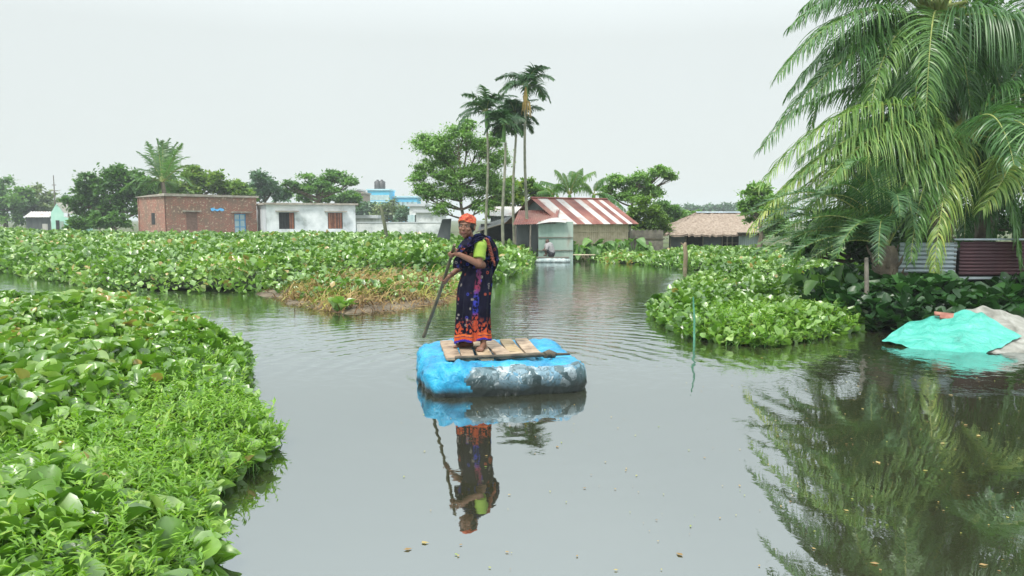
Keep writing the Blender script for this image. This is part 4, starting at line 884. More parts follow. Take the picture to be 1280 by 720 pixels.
# its lean-to with the mint tin wall
lt = thing('mint_lean_to', (P(673, 300, 31.4)[0], 31.4, 0), 'pale mint tin lean-to with rusty curled roof, left of the bamboo wall', 'shed')
mb = MB(); corr(mb, (0, 0, -.2), (1, 0, 0), (0, 0, 1), 1.42, 1.82, .15, .006); mb.build('tin_wall', M['green_tin'], lt)
MB().box((.7, -.03, .98), (1.4, .03, .03)).box((.7, -.03, .45), (1.4, .03, .03)).build('rail', M['wood_grey'], lt)
mb = MB(); corr(mb, (-1.05, -.1, 1.50), (1, .0, .03), (.15, 1, .33), 1.75, 1.9, .09, .014); mb.build('roof', M['rust'], lt)
mb = MB(); Vv = []
for i in range(10):
    a = i / 9; Vv.append([(-.1 + 1.2 * a, -.24, 1.52 + .09 * math.sin(a * 2.4)), (.25 + 1.0 * a, .55, 1.72 + .07 * math.sin(a * 2.4))])
mb.grid(Vv); mb.build('curled_sheet', M['tin'], lt)
lbox(-.95, -.04, .5, .54, -.2, 1.5).build('dark_wall', M['darkwall'], lt)
for x in (-.95, -.35): MB().tube([(x, -.05, -.3), (x + .03, -.05, 1.5)], .035, 7).build('post', M['wood_grey'], lt)

ls = thing('open_shelter', (P(600, 300, 36)[0], 36, 0), 'low dark open shelter with a slanting pole roof behind the slim palms', 'shed')
mb = MB(); corr(mb, (-.1, -.3, 1.15), (1, 0, .30), (0, 1, .12), 2.4, 2.2, .1, .012); mb.build('roof', M['darkwall'], ls)
lbox(0, 2.2, .9, .95, -.2, 1.5).build('back_wall', M['dark'], ls)
for x, h in ((.05, 1.15), (1.1, 1.5), (2.15, 1.75)): MB().tube([(x, -.2, -.2), (x, -.2, h)], .035, 7).build('post', M['wood_grey'], ls)
MB().tube([(-.2, -.28, 1.12), (2.3, -.28, 1.88)], .035, 6).build('roof_pole', M['wood_grey'], ls)
ls2 = thing('pale_roof_shed', (P(612, 300, 40)[0], 40, 0), 'shed with a faded white roof glimpsed behind the slim palms', 'shed')
mb = MB(); corr(mb, (0, 0, 1.9), (1, 0, 0), (0, 1, .45), 2.2, 1.2, .1, .012); mb.build('roof', M['tin'], ls2); lbox(.05, 2.1, .1, .15, -.1, 1.88).build('wall', M['darkwall'], ls2)

lean = thing('sheet_stack', (P(552, 300, 38)[0], 38, 0), 'dark sheeting leaning against the foot of the airy tree', 'sheeting')
mb = MB(); mb.add([(-.55, 0, -.2), (.35, -.1, -.2), (.45, .5, 1.75), (.0, .5, 1.72), (-.55, .04, -.2), (.35, -.06, -.2), (.45, .54, 1.75), (.0, .54, 1.72)], [(0, 1, 2, 3), (4, 7, 6, 5), (0, 4, 5, 1), (1, 5, 6, 2), (2, 6, 7, 3), (3, 7, 4, 0)], 0, .5, False); mb.build('sheet', M['darkwall'], lean)

# bamboo fence between huts
fn = thing('bamboo_fence', (P(783, 300, 35)[0], 35, 0), 'weathered grey fence of split bamboo under the round bushy tree', 'fence')
mb = MB()
for k in range(34): mb.box((k * .05, 0, .55 + .02 * (k * 5 % 4)), (.044, .02, 1.3))
mb.build('pickets', M['wood_grey'], fn); lbox(-.05, 1.75, -.04, -.015, .8, .85).build('rail', M['wood_dark'], fn)

# thatched hut
th = thing('thatched_hut', (P(838, 300, 38)[0], 38, 0), 'low thatched hut with dark openings and a brown hipped roof', 'hut')
xr = P(950, 300, 38)[0] - P(838, 300, 38)[0]; zr = P(900, 265, 40)[2]; ze = P(900, 292, 38)[2]
mb = MB(); nxx, nyy = 60, 10
def slope(a, b, c, d, n=50, m=14, t=.07):
    a, b, c, d = map(np.array, (a, b, c, d)); U = np.linspace(0, 1, n)[None, :, None]; W_ = np.linspace(0, 1, m)[:, None, None]
    V = (a * (1 - U) + b * U) * (1 - W_) + (d * (1 - U) + c * U) * W_
    r0 = np.random.RandomState(int(abs(a[0] * 10)) + 3); V = V + r0.normal(0, .018, V.shape); V[0, :, 2] -= r0.uniform(0, .09, n); mb.grid(V); V2 = V.copy(); V2[..., 2] -= t; mb.grid(V2[:3])
x0, x1, y0, y1 = -.35, xr + .15, -.35, 3.6; rl_, rr_ = P(870, 265, 40)[0] - th.location.x, P(928, 265, 40)[0] - th.location.x
ym = (y0 + y1) / 2
slope((x0, y0, ze), (x1, y0, ze), (rr_, ym, zr), (rl_, ym, zr)); slope((x0, y1, ze), (x0, y0, ze), (rl_, ym, zr), (rl_, ym, zr)); slope((x1, y0, ze), (x1, y1, ze), (rr_, ym, zr), (rr_, ym, zr)); slope((x1, y1, ze), (x0, y1, ze), (rl_, ym, zr), (rr_, ym, zr))
mb.build('thatched_roof', M['thatch'], th)
mb = MB(); corr(mb, (rl_ - .1, ym - .18, zr - .04), (1, 0, 0), (0, 1, .35), rr_ - rl_ + .2, .2, .08, .01); mb.build('ridge_sheet', M['silver'], th)
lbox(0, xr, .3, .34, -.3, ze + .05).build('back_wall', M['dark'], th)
mb = MB(); mb.box((.35, 0, .4), (.7, .04, 1.2)); mb.box((1.15, -.002, .1), (.9, .04, .55)); mb.build('tin_wall', M['darkwall'], th)
mb = MB()
for x in (0, .75, 1.6, 2.55, 2.8, 3.05): mb = MB(); mb.tube([(x, -.03, -.3), (x, -.03, ze)], .035, 7); mb.build('post', M['wood_grey'], th)
lbox(1.62, 2.5, .02, .05, -.2, ze).build('cloth_screen', plain('slate_cloth', (.05, .06, .08), (.08, .09, .11), 4), th)
mb = MB(); mb.box((3.0, -.01, .55), (.7, .02, .03)).box((3.0, -.012, .9), (.7, .02, .03)); mb.build('rail', M['wood_grey'], th)
mb = MB(); corr(mb, (3.35, -.08, -.1), (1, 0, 0), (0, 0, 1), 1.1, ze + .05, .1, .01); mb.build('tin_panel', M['silver'], th)
lbox(3.2, 4.9, -.5, .3, ze + .03, ze + .07).build('awning', M['wood_grey'], th)

# far left sheds, mast
sh = thing('mint_shed', (P(64, 276, 84)[0], 84, 0), 'small mint green gabled shed on the far left shore', 'shed')
w1 = P(80, 276, 84)[0] - P(64, 276, 84)[0]; zt = P(72, 254, 84)[2]; zs_ = P(64, 266, 84)[2]
mb = MB(); mb.add([(0, 0, -.2), (w1, 0, -.2), (w1, 0, zs_), (w1 / 2, 0, zt), (0, 0, zs_)], [(0, 1, 2, 3, 4)], 0, .5, False); mb.box((w1 + .9, 1.2, .9), (1.8, 2.4, 2.2)); mb.build('wall', M['mint'], sh)
mb = MB(); mb.add([(w1 / 2, -.15, zt + .05), (w1 / 2 + 2.1, -.1, zt + .05), (w1 + 2.0, -.15, zs_ - .3), (w1 + .1, -.15, zs_)], [(0, 1, 2, 3)], 0, .5, False)
mb.box((w1 + 1.6, -.3, zs_ - .5), (2.1, 1, .08), ry=.05); mb.build('roof', M['tin'], sh)
lbox(.5, .9, -.03, -.003, .5, 1.6).build('window', M['dark'], sh)
lbox(.95, 1.35, -.03, -.003, -.2, 1.5).build('door', M['green_tin'], sh)
sh = thing('low_shed', (P(32, 276, 88)[0], 88, 0), 'low white-roofed shed left of the mint green shed', 'shed')
mb = MB(); corr(mb, (0, -.4, 1.95), (1, 0, 0), (0, 1, .45), 2.9, 1.6, .3, .05); mb.build('roof', M['tin'], sh); lbox(.05, 2.8, 0, .1, -.2, 1.9).build('wall', M['darkwall'], sh)
lbox(1.9, 2.5, -.05, -.003, .4, 1.2).build('white_sack', M['tin'], sh)
ma = thing('utility_mast', (P(70, 280, 95)[0], 95, 0), 'thin lattice utility mast above the mint green shed', 'mast')
MB().tube([(0, 0, 0), (0, 0, P(70, 219, 95)[2])], [.12, .05], 6).build('pole', M['wood_grey'], ma); MB().box((0, 0, 5.2), (.9, .06, .08)).box((0, 0, 5.9), (.5, .06, .08)).build('crossarm', M['wood_grey'], ma)

# town far behind
def block(name, label, px0, px1, pyt, Y, m, floors, cols, pcol=None, dep=9, cat='building'):
    a = P(px0, 280, Y); b = P(px1, 280, Y); zt = P(px0, pyt, Y)[2]; W_ = b[0] - a[0]
    r = thing(name, (a[0], Y, 0), label, cat); lbox(0, W_, 0, dep, 0, zt).build('wall', m, r)
    lbox(-.3, W_ + .3, -.3, dep, zt + .01, zt + .35).build('roof', pcol or M['bluepale'], r)
    fh = 3.1
    for i in range(floors):
        z = zt - 1.1 - i * fh
        lbox(-.02, W_ + .02, -.12, -.01, z - 1.75, z - 1.45).build('floor_band', pcol or M['bluepale'], r)
        for k in range(cols): x = W_ * (k + .5) / cols; lbox(x - .7, x + .7, -.06, -.004, z - 1.3, z).build('window', M['glassy'], r)
    return r, W_, zt
r, W_, zt = block('blue_building', 'tall bright blue building with two black tanks on its roof', 460, 487, 238, 190, M['blue'], 3, 4)
for x in (.38, .58):
    k = thing('water_tank', (r.location.x + W_ * x, 193, zt + .35), 'black rooftop water tank, the %s one on the blue building' % ('left' if x < .5 else 'right'), 'water tank', 'water tanks on the blue building')
    MB().tube([(0, 0, 0), (0, 0, 1.9), (0, 0, 2.2)], [.85, .85, .3], 14).build('body', M['black'], k); MB().tube([(0, 0, 2.2), (0, 0, 2.4)], .3, 10).build('lid', M['black'], k)
block('blue_building', 'long low blue building right of the tall blue one', 487, 521, 247, 195, M['blue'], 2, 6)
block('apartment_block', 'grey brown block behind the flat-topped tree', 431, 447, 238, 170, M['concrete'], 3, 3, M['limegrey'])
block('apartment_block', 'brown unfinished block right of the grey brown one', 446, 454, 242, 172, M['thatch'], 2, 1, M['concrete'])
block('white_building', 'white block above the boundary wall left of the airy tree', 512, 530, 258, 100, M['limewash'], 2, 2, M['limegrey'], 6)
block('white_building', 'nearer white building with one dark window beside the airy tree', 520, 552, 266, 86, M['limewash'], 1, 1, M['limegrey'], 6)
block('white_building', 'low white building just right of the whitewashed house', 444, 470, 273, 82, M['limewash'], 1, 2, M['limegrey'], 4)
bw = thing('boundary_wall', (P(446, 280, 76)[0], 76, 0), 'low pale boundary wall behind the leaning post', 'wall')
Wb = P(556, 280, 76)[0] - bw.location.x
mb = lbox(0, Wb, 0, .2, -.2, 1.35); mb.build('wall', M['limewash'], bw); lbox(-.03, Wb + .03, -.05, .25, 1.353, 1.45).build('coping', M['limegrey'], bw)

# posts and sticks in the water
o = MB().tube([P(484, 300, 40), P(481, 282, 40), P(477, 262, 40), P(476, 258, 40)], [.10, .09, .085, .03], 8, wob=.1).build('leaning_post', plain('mossy_post', (.07, .09, .05), (.14, .15, .09), 4, .9)); tag(o, 'mossy post leaning in the hyacinth field left of the woman', 'post')
a = G(856, 337.5); Yp = a[1]
o = MB().tube([a + (0, 0, -.4), a + (.02, 0, .5), P(856, 306, Yp), P(857, 303, Yp)], [.075, .07, .065, .03], 9, wob=.12).tube([P(856, 308, Yp), P(851, 303.5, Yp)], [.03, .02], 6).build('mooring_post', plain('weathered_post', (.13, .10, .06), (.24, .19, .12), 4, .9)); tag(o, 'short weathered wooden post standing in water before the thatched hut', 'post')
a = G(868, 434); o = MB().tube([a + (.0, 0, -.4), P(868, 398, a[1]), P(866.5, 371, a[1] + .05)], [.016, .014, .010], 7, wob=.1).build('bamboo_stick', plain('green_stick', (.04, .17, .10), (.09, .26, .17), 9, .6)); tag(o, 'thin green stick standing in the water left of the palms', 'stick')

# tin shed on the right bank
ts = thing('tin_shed', (P(1195, 320, 13.4)[0], 13.4, 0), 'low shed of silver and maroon corrugated sheets under the palms', 'shed')
x_ = lambda px: P(px, 320, 13.4)[0] - ts.location.x
z_ = lambda py: P(1200, py, 13.4)[2]
mb = MB(); a = np.array((x_(1130), -.25, z_(336))); corr(mb, (x_(1196), -.0, z_(303)), (-.05, -.0, -1), (-1, -.0, -.0), z_(303) - z_(341), 1.0, .075, .016, rows=4); o = mb.build('silver_panel', M['silver'], ts)
o.data.transform(Matrix.Shear('XZ', 4, (0, 0)) @ Matrix.Identity(4))
mb = MB(); corr(mb, (x_(1198), -.04, z_(302)), (0, 0, -1), (1, 0, 0), z_(302) - z_(344), 1.7, .06, .014, rows=4); mb.build('maroon_panel', M['maroon'], ts)
MB().box((.75, -.08, z_(299)), (1.7, .05, .03)).box((.75, -.08, z_(347)), (1.7, .05, .04)).build('edge_rail', M['silver'], ts)
mb = MB(); mb.box((.85, .8, .55), (2.1, 1.2, 1.25)); mb.build('dark_wall', M['dark'], ts)
for x in (x_(1135), x_(1196) - .03, 1.5): MB().tube([(x, .05, -.2), (x, .05, 1.3)], .05, 8).build('post', M['wood_grey'], ts)
o = MB().tube([P(1084, 400, 12.4), P(1083, 330, 12.4), P(1083, 322, 12.4)], [.04, .035, .03], 8).build('fence_post', M['wood_grey']); tag(o, 'upright grey post among the vines left of the date palm trunk', 'post')

# ------------------------------------------------------------------ tarpaulin heap
def heap_h(x, y):
    cx, cy = 6.65, 10.8
    d = np.sqrt(((x - cx) / 1.62) ** 2 + ((y - cy) / 1.0) ** 2)
    h = .50 * np.clip(1 - d, -0.3, 1) 
    ridge = .03 * np.sin((x * 2.2 - y * 3.1) * 2.0) * np.exp(-((d - .6) / .35) ** 2)
    wr = .012 * np.sin(x * 21 + 6 * np.sin(y * 5)) * np.sin(y * 9 + x * 4) + .02 * (vnoise(x, y, 5, 31) - .5) + .03 * (vnoise(x, y, 2, 33) - .5)
    return h + ridge * .5 + wr
hp = thing('covered_heap', (6.15, 10.75, 0), 'sunken heap under grey netting and a bright turquoise tarpaulin', 'covered heap')
X, Y = np.meshgrid(np.linspace(4.0, 8.3, 150), np.linspace(9.5, 12.0, 90)); H = heap_h(X, Y)
H = H - .30 * sstep(6.1 + .25 * (Y - 10.7) - X, 0, .3) * (1 + 0 * X); V = np.stack([X - 6.15, Y - 10.75, H], -1)
def net_mat():
    m, t, o = mat('grey_netting'); n1 = noise_tex(t, 5, 7, dist=.5); r = ramp(t, n1, [(.3, (.12, .12, .10)), (.5, (.25, .25, .22)), (.7, (.36, .36, .33))])
    p = node(t, 'ShaderNodeBsdfPrincipled', Roughness=.9); t.links.new(r.outputs[0], p.inputs['Base Color']); t.links.new(bump(t, noise_tex(t, 60, 4), .6, .01), p.inputs['Normal']); t.links.new(p.outputs[0], o.inputs['Surface']); return m
MB().grid(V).build('netting', net_mat(), hp)
cyp = [tuple((P(a, b, 10)[:2])) for a, b in []]
tp = [(4.62, 10.45), (5.35, 10.95), (6.02, 10.82), (6.25, 10.45), (6.62, 10.0), (6.45, 9.88), (6.0, 9.70), (5.3, 9.75), (4.8, 10.0)]
mb = MB(); nu, nv = 90, 60
A_ = np.array([(5.12, 10.50), (5.45, 9.98), (5.85, 9.66), (6.78, 10.10)]); B_ = np.array([(5.12, 10.53), (5.55, 10.85), (6.0, 10.95), (6.40, 10.75)])
def poly_at(Q, u):
    s = u * (len(Q) - 1); i = np.clip(s.astype(int), 0, len(Q) - 2); f_ = (s - i)[:, None]; return Q[i] * (1 - f_) + Q[i + 1] * f_
u = np.linspace(0, 1, nu); a = poly_at(A_, u); b = poly_at(B_, u); W_ = np.linspace(0, 1, nv)[:, None, None]; Q = a[None] * (1 - W_) + b[None] * W_
Hq = heap_h(Q[..., 0], Q[..., 1]) + .02 + .020 * np.abs(np.sin((Q[..., 0] * 2.1 - Q[..., 1] * 1.3) * 4 + 2 * vnoise(Q[..., 0], Q[..., 1], 2, 7))) ** 6 + .012 * np.sin((Q[..., 0] * 1.2 + Q[..., 1] * 3.0) * 9) * np.sin(W_[..., 0] * math.pi)
mb.grid(np.stack([Q[..., 0] - 6.15, Q[..., 1] - 10.75, Hq], -1))
mt_, t, o = mat('turquoise_tarpaulin'); n1 = noise_tex(t, 3, 5); r = ramp(t, n1, [(.25, (.06, .20, .17)), (.38, (.05, .34, .27)), (.6, (.08, .42, .34)), (.8, (.18, .46, .40))]); p = node(t, 'ShaderNodeBsdfPrincipled', Roughness=.4); t.links.new(r.outputs[0], p.inputs['Base Color'])
t.links.new(bump(t, noise_tex(t, 5, 6, dist=2.2), .9, .05), p.inputs['Normal']); t.links.new(p.outputs[0], o.inputs['Surface'])
mb.build('tarpaulin', mt_, hp)
q = (6.15, 10.78); hz_ = float(heap_h(np.array([q[0]]), np.array([q[1]]))[0])
o = MB().box((0, 0, 0), (.32, .08, .025), rz=-.35).box((.03, -.10, .002), (.33, .085, .025), rz=-.42).box((.06, -.205, -.004), (.28, .08, .025), rz=-.3).build('broken_boards', plain('reddish_board', (.20, .07, .05), (.32, .15, .11), 9, .8)); o.location = (q[0], q[1], hz_ + .035); o.rotation_euler = (R(26), R(-4), 0)
tag(o, 'reddish broken boards weighing down the turquoise tarpaulin', 'boards')

# ------------------------------------------------------------------ raft
def raft_mats():
    m, t, o = mat('blue_tarpaulin'); geo = t.nodes.new('ShaderNodeTexCoord'); ob = geo.outputs['Object']
    n1 = noise_tex(t, 3.5, 6, ob, 1.0); r = ramp(t, n1, [(.25, (.004, .12, .25)), (.42, (.010, .23, .42)), (.60, (.02, .33, .54)), (.78, (.14, .45, .60))])
    sp = t.nodes.new('ShaderNodeSeparateXYZ'); t.links.new(ob, sp.inputs[0])
    nn = noise_tex(t, 4, 4, ob); ad = t.nodes.new('ShaderNodeMath'); ad.operation = 'MULTIPLY_ADD'; ad.inputs[1].default_value = .10; t.links.new(nn, ad.inputs[0]); t.links.new(sp.outputs['Z'], ad.inputs[2])
    dm = ramp(t, ad.outputs[0], [(.085, (1, 1, 1)), (.15, (0, 0, 0))]).outputs[0]
    c = mixc(t, dm, r.outputs[0], (.008, .016, .016))
    p = node(t, 'ShaderNodeBsdfPrincipled', Roughness=.35); t.links.new(c, p.inputs['Base Color'])
    t.links.new(bump(t, noise_tex(t, 8, 5, ob, 2.2), .9, .035), p.inputs['Normal']); t.links.new(p.outputs[0], o.inputs['Surface'])
    m2, t, o = mat('printed_plastic_wrap'); geo = t.nodes.new('ShaderNodeTexCoord'); ob = geo.outputs['Object']
    v = t.nodes.new('ShaderNodeTexVoronoi'); v.inputs['Scale'].default_value = 9; v.distance = 'CHEBYCHEV'; v.inputs['Randomness'].default_value = 1
    n0 = noise_tex(t, 3.0, 3, ob); dis = t.nodes.new('ShaderNodeVectorMath'); dis.operation = 'SCALE'
    ns = t.nodes.new('ShaderNodeTexNoise'); ns.inputs['Scale'].default_value = 2.5; t.links.new(ob, ns.inputs['Vector']); t.links.new(ns.outputs['Color'], dis.inputs[0]); dis.inputs['Scale'].default_value = .45
    ad2 = t.nodes.new('ShaderNodeVectorMath'); t.links.new(dis.outputs[0], ad2.inputs[0]); t.links.new(ob, ad2.inputs[1]); t.links.new(ad2.outputs[0], v.inputs['Vector'])
    c1 = ramp(t, v.outputs['Color'], [(.2, (.02, .045, .05)), (.4, (.07, .13, .15)), (.55, (.20, .27, .30)), (.75, (.06, .20, .30)), (.9, (.30, .36, .38))]).outputs[0]
    n2 = noise_tex(t, 12, 5, ob, 2.5); c2 = mixc(t, ramp(t, n2, [(.52, (0, 0, 0)), (.6, (.85, .85, .85))]).outputs[0], c1, (.05, .09, .10))
    n3 = noise_tex(t, 7, 4, ob, 3.0); c3 = mixc(t, ramp(t, n3, [(.60, (0, 0, 0)), (.66, (.9, .9, .9))]).outputs[0], c2, (.50, .57, .60))
    sp = t.nodes.new('ShaderNodeSeparateXYZ'); t.links.new(ob, sp.inputs[0]); nn = noise_tex(t, 4, 5, ob)
    ad = t.nodes.new('ShaderNodeMath'); ad.operation = 'MULTIPLY_ADD'; ad.inputs[1].default_value = .16; t.links.new(nn, ad.inputs[0]); t.links.new(sp.outputs['Z'], ad.inputs[2])
    dm = ramp(t, ad.outputs[0], [(.15, (1, 1, 1)), (.30, (0, 0, 0))]).outputs[0]; c4_ = mixc(t, dm, c3, (.010, .016, .014))
    p = node(t, 'ShaderNodeBsdfPrincipled', Roughness=.3); t.links.new(c4_, p.inputs['Base Color']); t.links.new(bump(t, noise_tex(t, 9, 4, ob, 2.0), .55, .025), p.inputs['Normal']); t.links.new(p.outputs[0], o.inputs['Surface'])
    return m, m2
M['tarp'], M['wrap'] = raft_mats()
RZt = math.atan2(.24, 1.47)
raft = thing('raft', (-.18, 8.33, 0), 'flat raft of bulging sacks wrapped in blue tarpaulin with a plank deck', 'raft', rz=RZt)
def rrect(s, a, b, r):
    """point, outward normal on a rounded rectangle, s in 0..1 starting at front-left, going right along the front"""
    segs = [2 * (a - r), math.pi * r / 2, 2 * (b - r), math.pi * r / 2] * 2
    segs = [2 * (a - r), math.pi * r / 2, 2 * (b - r), math.pi * r / 2, 2 * (a - r), math.pi * r / 2, 2 * (b - r), math.pi * r / 2]
    d = (s % 1) * sum(segs); i = 0
    while d > segs[i]: d -= segs[i]; i += 1
    cs = [(a - r, -b + r), (a - r, b - r), (-a + r, b - r), (-a + r, -b + r)]
    if i == 0: return (-a + r + d, -b), (0, -1)
    if i == 2: return (a, -b + r + d), (1, 0)
    if i == 4: return (a - r - d, b), (0, 1)
    if i == 6: return (-a, b - r - d), (-1, 0)
    c = cs[(i - 1) // 2]; an = -math.pi / 2 + ((i - 1) // 2) * math.pi / 2 + d / r
    return (c[0] + r * math.cos(an), c[1] + r * math.sin(an)), (math.cos(an), math.sin(an))
nS, nC = 260, 56; V = np.zeros((nS, nC, 3)); A_ = np.zeros((nS, nC))
for i in range(nS):
    s = i / nS; (px_, py_), (nx_, ny_) = rrect(s, .635, .735, .13)
    front = max(0, -ny_); rad = .205 + .02 * front + .010 * math.sin(s * 31) + .008 * math.sin(s * 57 + 1)
    for j in range(nC):
        an = 2 * math.pi * j / nC; co, si = math.cos(an), math.sin(an); co = math.copysign(abs(co) ** .78, co); si = math.copysign(abs(si) ** .82, si)
        rx_, rz2 = rad, rad * (.80 if si > 0 else .95)
        q = Vector((px_ + nx_ * rx_ * co, py_ + ny_ * rx_ * co, .115 + rz2 * si))
        dsp = .012 * noise.noise(q * 3.0) + .008 * noise.noise(q * 15 + Vector((3, 1, 2))) + .015 * max(0, 1 - abs(noise.noise(q * 5 + Vector((7, 0, 0)))) * 9)
        # pinched creases at the left end where the cover is tied
        if ny_ < -.1 and q.x < -.35: dsp += .022 * math.sin(q.x * 34 + q.z * 16) * (1 if q.x < -.45 else .5)
        if nx_ < -.3: dsp += .012 * math.sin(q.y * 26 + q.z * 14)
        q = q + Vector((nx_ * co, ny_ * co, si)) * dsp
        V[i, j] = q; A_[i, j] = an
idx = lambda i, j: (i % nS) * nC + j % nC
blue, wrap = [], []
for i in range(nS):
    s = (i + .5) / nS; (px_, py_), (nx_, ny_) = rrect(s, .635, .735, .13)
    for j in range(nC):
        an = 2 * math.pi * (j + .5) / nC; q = V[i, j]
        edge = 1.02 + .25 * noise.noise(Vector((q[0] * 5, 0, 3))) + .12 * noise.noise(Vector((q[0] * 17, 2, 3)))
        onf = ny_ < -.25 and q[0] > -.42 + .04 * math.sin(q[2] * 30)
        (wrap if onf and (an < edge or an > 4.2) else blue).append((idx(i, j), idx(i + 1, j), idx(i + 1, j + 1), idx(i, j + 1)))
Vf = V.reshape(-1, 3)
def submesh(faces):
    F = np.array(faces); u, inv = np.unique(F, return_inverse=True); mb = MB(); mb.add(Vf[u], inv.reshape(-1, 4)); return mb
submesh(blue).build('tarpaulin_cover', M['tarp'], raft)
submesh(wrap).build('plastic_wrap', M['wrap'], raft)
X, Y = np.meshgrid(np.linspace(-.5, .5, 30), np.linspace(-.62, .62, 36)); MB().grid(np.stack([X, Y, .20 + .02 * np.sin(X * 9) * np.cos(Y * 7)], -1)).build('inner_cover', M['tarp'], raft)
prs = np.random.RandomState(9)
pw = [.17, .15, .155, .17, .16, .17]; x = -.585
for i, w_ in enumerate(pw):
    cx = x + w_ / 2; ln = 1.16 + prs.uniform(-.10, .08); yc = .02 + prs.uniform(-.02, .02); skew = prs.uniform(-.05, .05)
    mb = MB(); n_ = 10; hw = w_ / 2 - .006
    ysn = np.linspace(-.5, .5, n_) * ln + yc; 
    rowT = []
    for yy in ysn:
        hh = hw * (1 - .10 * max(0, abs(yy - yc) / ln * 2 - .85) / .15); e_ = prs.uniform(-.004, .004); zt_ = .318 + .006 * math.sin(yy * 4 + i) + prs.uniform(-.002, .002)
        sx = cx + skew * (yy - yc) + .0
        rowT.append([(sx - hh + e_, yy, zt_ - .026), (sx - hh + e_, yy, zt_ - .003), (sx - hh + .005, yy, zt_), (sx + hh - .005, yy, zt_ + .004), (sx + hh, yy, zt_), (sx + hh, yy, zt_ - .026)])
    mb.grid(np.array(rowT), smooth=False, closed=True); rt = np.array(rowT)
    mb.add(rt[0], [range(6)], 0, .5, False); mb.add(rt[-1], [list(range(6))[::-1]], 0, .5, False)
    mb.build('plank', M['wood'] if i % 2 else plain('plank_wood_%d' % i, (.26 + .03 * i, .18 + .02 * i, .11 + .015 * i), (.48, .36, .24), 6, .8, .6, .008, stops=[(.32, (.12, .09, .06)), (.45, (.26 + .02 * i, .19 + .015 * i, .13)), (.65, (.42, .32, .22))]), raft); x += w_ + prs.uniform(.004, .02)
MB().tube([(-.50, -.60, .325), (0, -.605, .332), (.34, -.60, .335), (.70, -.56, .325)], [.018, .02, .024, .012], 9, wob=.06).build('lashing_bar', M['wood_dark'], raft)
MB().tube([(.42, -.61, .33), (.48, -.57, .34), (.54, -.60, .325)], [.035, .045, .03], 8, wob=.15).build('lashing_knot', M['wood_dark'], raft)

# ------------------------------------------------------------------ remeshed continuous bodies
def remeshed(mb, voxel, name, mats, smooth_it=4, parent=None, loc=None):
    o = mb.build(name + '_tmp', mats)
    md = o.modifiers.new('r', 'REMESH'); md.mode = 'VOXEL'; md.voxel_size = voxel
    m2 = o.modifiers.new('s', 'SMOOTH'); m2.factor = .5; m2.iterations = smooth_it
    dg = bpy.context.evaluated_depsgraph_get(); dg.update(); ev = o.evaluated_get(dg)
    me = bpy.data.meshes.new_from_object(ev); me.name = name
    me.polygons.foreach_set('use_smooth', np.ones(len(me.polygons), bool)); me.materials.clear()
    for m in (mats if isinstance(mats, (list, tuple)) else [mats]): me.materials.append(m)
    old = o.data; bpy.data.objects.remove(o); bpy.data.meshes.remove(old)
    n = bpy.data.objects.new(name, me); C.objects.link(n)
    if parent is not None: n.parent = parent; n.location = -parent.location
    return n
M['skin'] = plain('brown_skin', (.15, .070, .043), (.20, .095, .06), 14, .5, .15, .002, spec=.4)
M['lip'] = plain('lip', (.16, .05, .04), (.18, .06, .05), 10, .5)
M['eyewhite'] = plain('eye_white', (.30, .26, .22), None, 3, .4, 0)
M['hair'] = plain('black_hair', (.012, .01, .009), (.03, .024, .02), 60, .45, .5, .005)
M['green_cloth'] = plain('lime_blouse', (.15, .26, .02), (.22, .33, .04), 12, .8, .4, .01)
def scarf_mat():
    m, t, o = mat('orange_scarf'); n1 = noise_tex(t, 38, 3); r = ramp(t, n1, [(.35, (.28, .030, .015)), (.5, (.44, .060, .025)), (.6, (.46, .17, .06)), (.66, (.12, .02, .03))])
    p = node(t, 'ShaderNodeBsdfPrincipled', Roughness=.8); t.links.new(r.outputs[0], p.inputs['Base Color']); t.links.new(bump(t, noise_tex(t, 20, 4, dist=1), .6, .01), p.inputs['Normal']); t.links.new(p.outputs[0], o.inputs['Surface']); return m
M['scarf'] = scarf_mat()
